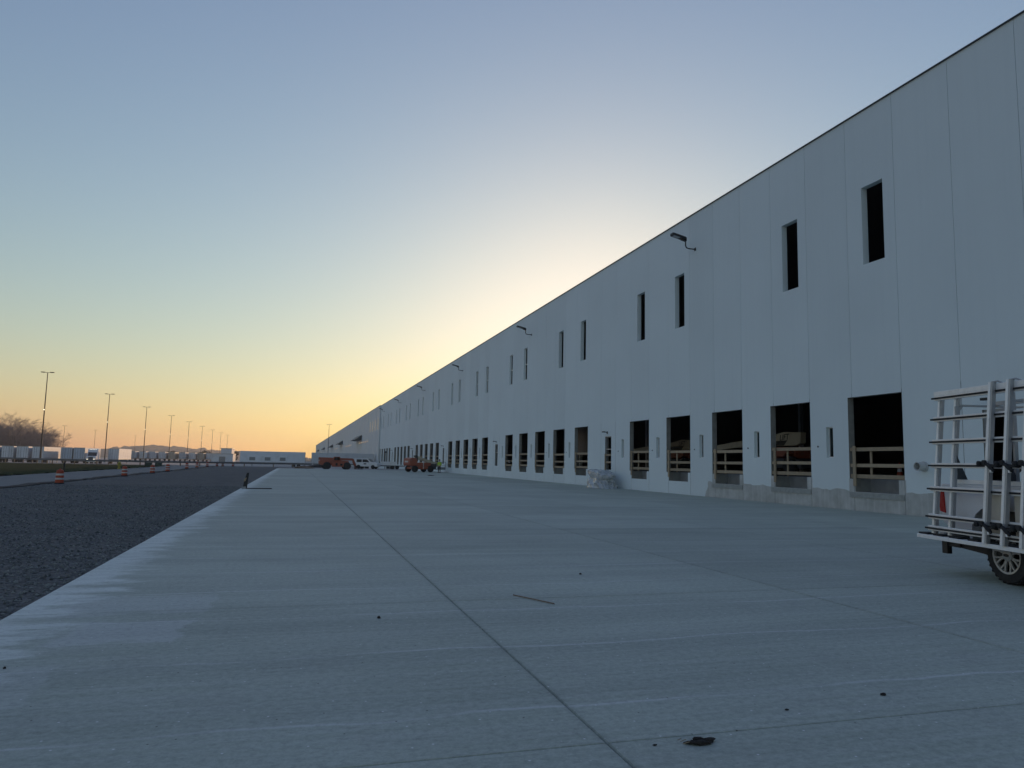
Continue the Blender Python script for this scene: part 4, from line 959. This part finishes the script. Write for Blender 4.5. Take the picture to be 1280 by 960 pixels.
# ---------------------------------------------------------------- white crew truck and flatbed trailer by the corner
ct = thing('crew_truck', 'white crew truck with dark side windows parked by the far corner', 'truck', (13.2, 142, -.13), R(-24))
MB().prism([(-2.2, .45), (-2.2, 1.86), (-2.0, 1.93), (.35, 1.93), (1.05, 1.30), (2.2, 1.15), (2.35, .95), (2.35, .45)], -.95, .95).build('body', M['white'], ct, bevel=.06)
for x0, x1, x2, x3 in ((-1.75, -.75, -.75, -1.75), (-.6, .75, .28, -.6)):
    for y in (-.957, .951): MB().prism([(x0, 1.25), (x1, 1.25), (x2, 1.78), (x3, 1.78)], y, y + .006).build('side_window', M['black'], ct)
MB().prism([(.36, 1.88), (1.02, 1.32), (1.06, 1.34), (.40, 1.91)], -.85, .85).build('windscreen', M['autoglass'], ct)
for x in (-1.35, 1.45):
    for y in (-.88, .88): wheel(ct, x, y, .38, .38, .26, 'darkgrey')
MB().box(-.35, .15, -.962, -.955, .85, 1.05).build('door_emblem', M['black'], ct)
ft = thing('flatbed_trailer', 'low black flatbed trailer with a white headboard right of the crew truck', 'trailer', (17.6, 143.5, -.13), R(-10))
MB().box(-2.6, 3.0, -1.1, 1.1, .55, .72).build('deck', M['black'], ft); MB().box(-2.6, -2.4, -1.05, 1.05, .72, 1.6).build('headboard', M['white'], ft)
MB().box(-1.7, 1.4, -1.05, -.95, .72, 1.45).build('side_board', M['white'], ft)
for x in (.6, 1.5):
    for y in (-.98, .98): wheel(ft, x, y, .36, .36, .24, 'darkgrey')
MB().bar((-2.5, -.5, .5), (-3.4, 0, .5), .1).bar((-2.5, .5, .5), (-3.4, 0, .5), .1).build('drawbar', M['black'], ft)
fp = tag(MB().tube([(0, 0, 0), (0, 0, 3.2)], .07, 8).box(-.22, .22, -.12, .12, 3.2, 3.5).build('sign_post', M['darkgrey']), 'thin dark post with a box on top between crew truck and wall', 'post'); fp.location = (17.5, 150, -.13)
# low clutter along the yard edge behind the apron
rs = random.Random(11)
for i, (x, y, sx, l) in enumerate(((1.5, 133, 1.6, 'low brown heap of soil behind the apron, left of the telehandler'), (4.6, 150, 2.0, 'low heap of dark scrap under the broadside trailer'))):
    o = clump('soil_heap', M['berm'] if i else M['lumberdark'], (x, y), sx, .8, .35, l, 'heap', 40 + i); o.location.z = -.14
for i, y in enumerate((160.5, 164)):
    c = tag(MB().box(-.5, .5, -.6, .6, 0, .5).build('pallet_stack', M['black'], None), 'low dark stack of pallets against the warehouse base, %s one' % ('nearer', 'farther')[i], 'pallets'); c.location = (20.2, 160 + 6 * i, -.3)

# ---------------------------------------------------------------- person in a hi-vis jacket
def skinned(name, nodes, edges, m, parent, root=0, sub=2):
    me = bpy.data.meshes.new(name); me.from_pydata([n[:3] for n in nodes], edges, []); me.update()
    o = bpy.data.objects.new(name, me); COL.objects.link(o); o.parent = parent
    md = o.modifiers.new('skin', 'SKIN'); sv = me.skin_vertices[0].data
    for i, n in enumerate(nodes):
        r_ = n[3]; sv[i].radius = (r_, r_) if isinstance(r_, (int, float)) else r_
        sv[i].use_root = (i == root)
    sd = o.modifiers.new('sub', 'SUBSURF'); sd.levels = sub; sd.render_levels = sub
    bpy.context.view_layer.update()
    dg = bpy.context.evaluated_depsgraph_get(); nm = bpy.data.meshes.new_from_object(o.evaluated_get(dg))
    o.modifiers.clear(); o.data = nm; bpy.data.meshes.remove(me); nm.materials.clear(); nm.materials.append(m)
    for p in nm.polygons: p.use_smooth = True
    nm.name = name; return o
def make_person():
    p = thing('person', 'person in a yellow green hi-vis jacket and dark trousers standing beside the boom lift', 'person', (19.15, 100.3, 0), R(150))
    nd = [(0, 0, .95, (.15, .11)), (0, .0, 1.12, (.14, .10)), (0, .0, 1.32, (.16, .11)), (0, 0, 1.44, (.10, .08)), (0, .01, 1.53, .055), (0, .02, 1.62, (.075, .09)), (0, .02, 1.71, (.07, .085))]
    ed = [(i, i + 1) for i in range(6)]
    for s in (-1, 1):
        b = len(nd)
        nd += [(.10 * s, 0, .86, .085), (.11 * s, .02, .50, .058), (.12 * s, -.01, .10, .04), (.12 * s, .09, .05, .045), (.12 * s, .17, .035, .035)]
        ed += [(0, b), (b, b + 1), (b + 1, b + 2), (b + 2, b + 3), (b + 3, b + 4)]
        b = len(nd)
        nd += [(.17 * s, 0, 1.42, .06), (.24 * s, -.02, 1.15, .045), (.22 * s, .10, .95, .035), (.215 * s, .14, .88, (.022, .04))]
        ed += [(3, b), (b, b + 1), (b + 1, b + 2), (b + 2, b + 3)]
        for q in range(4):
            f = len(nd); nd += [(.215 * s, .125 + .018 * q, .83, .0095), (.205 * s, .135 + .018 * q, .79 + .004 * abs(q - 1), .008)]; ed += [(b + 3, f), (f, f + 1)]
        f = len(nd); nd += [(.195 * s, .165, .87, .0095), (.185 * s, .18, .84, .008)]; ed += [(b + 3, f), (f, f + 1)]
    skinned('body', nd, ed, M['skin'], p)
    jn = [(0, 0, .92, (.185, .145)), (0, 0, 1.12, (.18, .14)), (0, 0, 1.33, (.20, .145)), (0, 0, 1.46, (.11, .10))]; je = [(0, 1), (1, 2), (2, 3)]
    for s in (-1, 1):
        b = len(jn); jn += [(.18 * s, 0, 1.41, .085), (.25 * s, -.02, 1.15, .07), (.225 * s, .09, .97, .058)]; je += [(2, b), (b, b + 1), (b + 1, b + 2)]
    jk = skinned('jacket', jn, je, M['hivis'], p)
    MB().lathe([(.19, 1.05), (.192, 1.10)], 18).build('reflective_stripe', M['sheeting'], jk, True)
    tn = [(0, 0, .98, (.165, .125))]; te_ = []
    for s in (-1, 1):
        b = len(tn); tn += [(.10 * s, 0, .84, .105), (.11 * s, .02, .50, .078), (.12 * s, -.01, .12, .062)]; te_ += [(0, b), (b, b + 1), (b + 1, b + 2)]
    skinned('trousers', tn, te_, M['jeans'], p)
    for s in (-1, 1): MB().box(.12 * s - .055, .12 * s + .055, -.07, .21, 0, .10).build('boot', M['black'], p, bevel=.03)
    MB().lathe([(.115, 1.69), (.118, 1.72), (.11, 1.78), (.07, 1.835), (0, 1.85)], 18, 'z', (0, .02, 0)).build('cap', M['hair'], p, True)
    MB().prism([(-.015, 1.62), (.0, 1.66), (.015, 1.62)], .10, .125).build('nose', M['skin'], p)
    for s in (-1, 1):
        MB().lathe([(.0, -.006), (.012, 0), (.0, .006)], 8, 'y', (.032 * s, .105, 1.67)).build('eye', M['black'], p, True)
        MB().lathe([(.0, -.012), (.028, 0), (.0, .012)], 10, 'x', (.085 * s, .015, 1.65)).build('ear', M['skin'], p, True)
    MB().box(-.025, .025, .098, .106, 1.585, 1.595).build('mouth', M['red'], p)
make_person()

# ---------------------------------------------------------------- trees
def bare_tree_meshes(seed, H):
    rs = random.Random(seed); tr = MB(); cr = MB()
    tr.tube([(0, 0, -1.5), (rs.uniform(-.2, .2), rs.uniform(-.2, .2), H * .25), (rs.uniform(-.5, .5), rs.uniform(-.5, .5), H * .5)], [H * .018, H * .014, H * .009], 7)
    def grow(p, d, L, r, lev):
        q = p + d * L; cr.tube([p, p.lerp(q, .5) + Vector((rs.uniform(-1, 1), rs.uniform(-1, 1), rs.uniform(-.3, .6))) * L * .07, q], [r, r * .75, r * .45], 3, False)
        if lev == 0: return
        for i in range(3 if lev > 1 else 4):
            ax = Vector((rs.gauss(0, 1), rs.gauss(0, 1), rs.gauss(0.15, .6))).normalized()
            nd = (d + ax * rs.uniform(.55, .95)).normalized(); nd.z = abs(nd.z) * .7 + .12
            s_ = p.lerp(q, rs.uniform(.35, 1.0)); grow(s_, nd.normalized(), L * rs.uniform(.55, .8), max(.022, r * .5), lev - 1)
    for i in range(13):
        a = i * 2.4 + rs.uniform(-.4, .4); z = H * rs.uniform(.06, .5)
        d = Vector((math.cos(a), math.sin(a), rs.uniform(.5, 1.5))).normalized()
        grow(Vector((0, 0, z)), d, H * rs.uniform(.2, .3), H * .007, 4)
    return tr.mesh('trunk', M['bark']), cr.mesh('crown', M['twig'])
tms = [bare_tree_meshes(s, 20) for s in (1, 2, 3, 4, 5)]
rs = random.Random(21); k = 0
spots = []
for i in range(110):
    x = -100 - rs.uniform(0, 62); y = rs.uniform(330, 400)
    spots.append((x, y))
spots.sort()
spots = [(-.2735 * 345, 345)] + spots
for i, (x, y) in enumerate(spots):
    if i and x / y > -.288: x = -.288 * y - rs.uniform(0, 6)
    h = ((rs.uniform(.80, 1.0) if i % 2 else rs.uniform(.42, .62)) * (1.0 if x / y < -.31 else .82)) if i else .60
    lb = 'bare winter tree standing apart at the right end of the wood' if i == 0 else 'bare winter tree in the dense wood behind the left trailers'
    t = thing('bare_tree', lb, 'tree', (x, y, -.8), rs.uniform(0, 6), 'bare trees of the wood on the left' if i else None)
    w = h * 1.15 if h > .66 or not i else h * 1.7
    t.scale = (w, w, h)
    a, b = tms[i % 5]; place('trunk', a, t); place('crown', b, t)
def bush_mesh(seed, r, h, n):
    rs = random.Random(seed); b = MB()
    cl = [Vector((rs.gauss(0, .45) * r, rs.gauss(0, .45) * r, h * rs.uniform(.3, .85))) for _ in range(9)]
    for i in range(n):
        c = rs.choice(cl); d = Vector((rs.gauss(0, 1), rs.gauss(0, 1), rs.gauss(0, 1))).normalized() * rs.uniform(.4, 1) * r * .55
        p = c + d; u = Vector((rs.gauss(0, 1), rs.gauss(0, 1), rs.gauss(0, 1))).normalized(); w = u.orthogonal().normalized(); s = rs.uniform(.15, .32)
        b.add([p - u * s, p + w * s * .6, p + u * s, p - w * s * .6], [(0, 1, 2, 3)])
    return b.mesh('crown', M['leaf'])
bm1 = [bush_mesh(s, 2.6, 5.2, 1300) for s in (5, 6)]
tkm = MB().tube([(0, 0, -1), (0, 0, 3)], [.2, .1], 7).mesh('trunk', M['bark'])
for i, (x, y, sc, l) in enumerate(((-50.6, 430, .9, 'small round dark tree left of the white block, left one of the pair'), (-47.2, 430, 1.1, 'small round dark tree left of the white block, right one of the pair'), (-30.4, 400, 1.0, 'small round dark tree between the white block and the broadside trailer'),
                                   (-60, 440, .9, 'small dark tree among the distant beige trailers'), (-70, 470, 1.0, 'small dark tree behind the distant blue grey trailers'))):
    t = thing('round_tree', l, 'tree', (x, y, -.85)); t.scale = (sc, sc, sc); place('trunk', tkm, t); place('crown', bm1[i % 2], t)

# wooded ridge on the horizon
def hill():
    b = MB(); n = 620; rows = 9
    for j in range(rows):
        v = j / (rows - 1)
        for i in range(n):
            u = i / (n - 1); x = -700 + 780 * u; y = 1050 + 200 * v
            r = x / 1050
            env = 14 * math.exp(-((r + .20) / .075) ** 2) + 6.5 * math.exp(-((r + .10) / .05) ** 2) + 8 * sst(-.22, -.45, r) + 3
            h = env * (1 - (1 - v) ** 2) + (2.4 * noise.fractal(Vector((x * .05, y * .02, 0)), .8, 2.2, 5) + 4.2 * abs(noise.noise(Vector((x * .09, y * .05, 2)))) + 2.0 * abs(noise.noise(Vector((x * .27, y * .05, 5))))) * (v ** .5)
            b.v.append((x, y, h - 2))
    for j in range(rows - 1):
        for i in range(n - 1): b.f.append((j * n + i, j * n + i + 1, (j + 1) * n + i + 1, (j + 1) * n + i))
    tag(b.build('hill', M['hill']), kind='structure')
hill()

# ---------------------------------------------------------------- haze
HAZE = 0.00028
if HAZE:
    m = bpy.data.materials.new('haze'); m.use_nodes = True; t = m.node_tree; t.nodes.remove(t.nodes['Principled BSDF'])
    pv = t.nodes.new('ShaderNodeVolumePrincipled'); pv.inputs['Density'].default_value = HAZE; pv.inputs['Color'].default_value = (.92, .88, .86, 1); pv.inputs['Anisotropy'].default_value = 0.6
    t.links.new(pv.outputs[0], t.nodes['Material Output'].inputs['Volume'])
    o = MB().box(-1500, 1500, -600, 1500, -3, 40).build('haze', m); tag(o, kind='stuff')
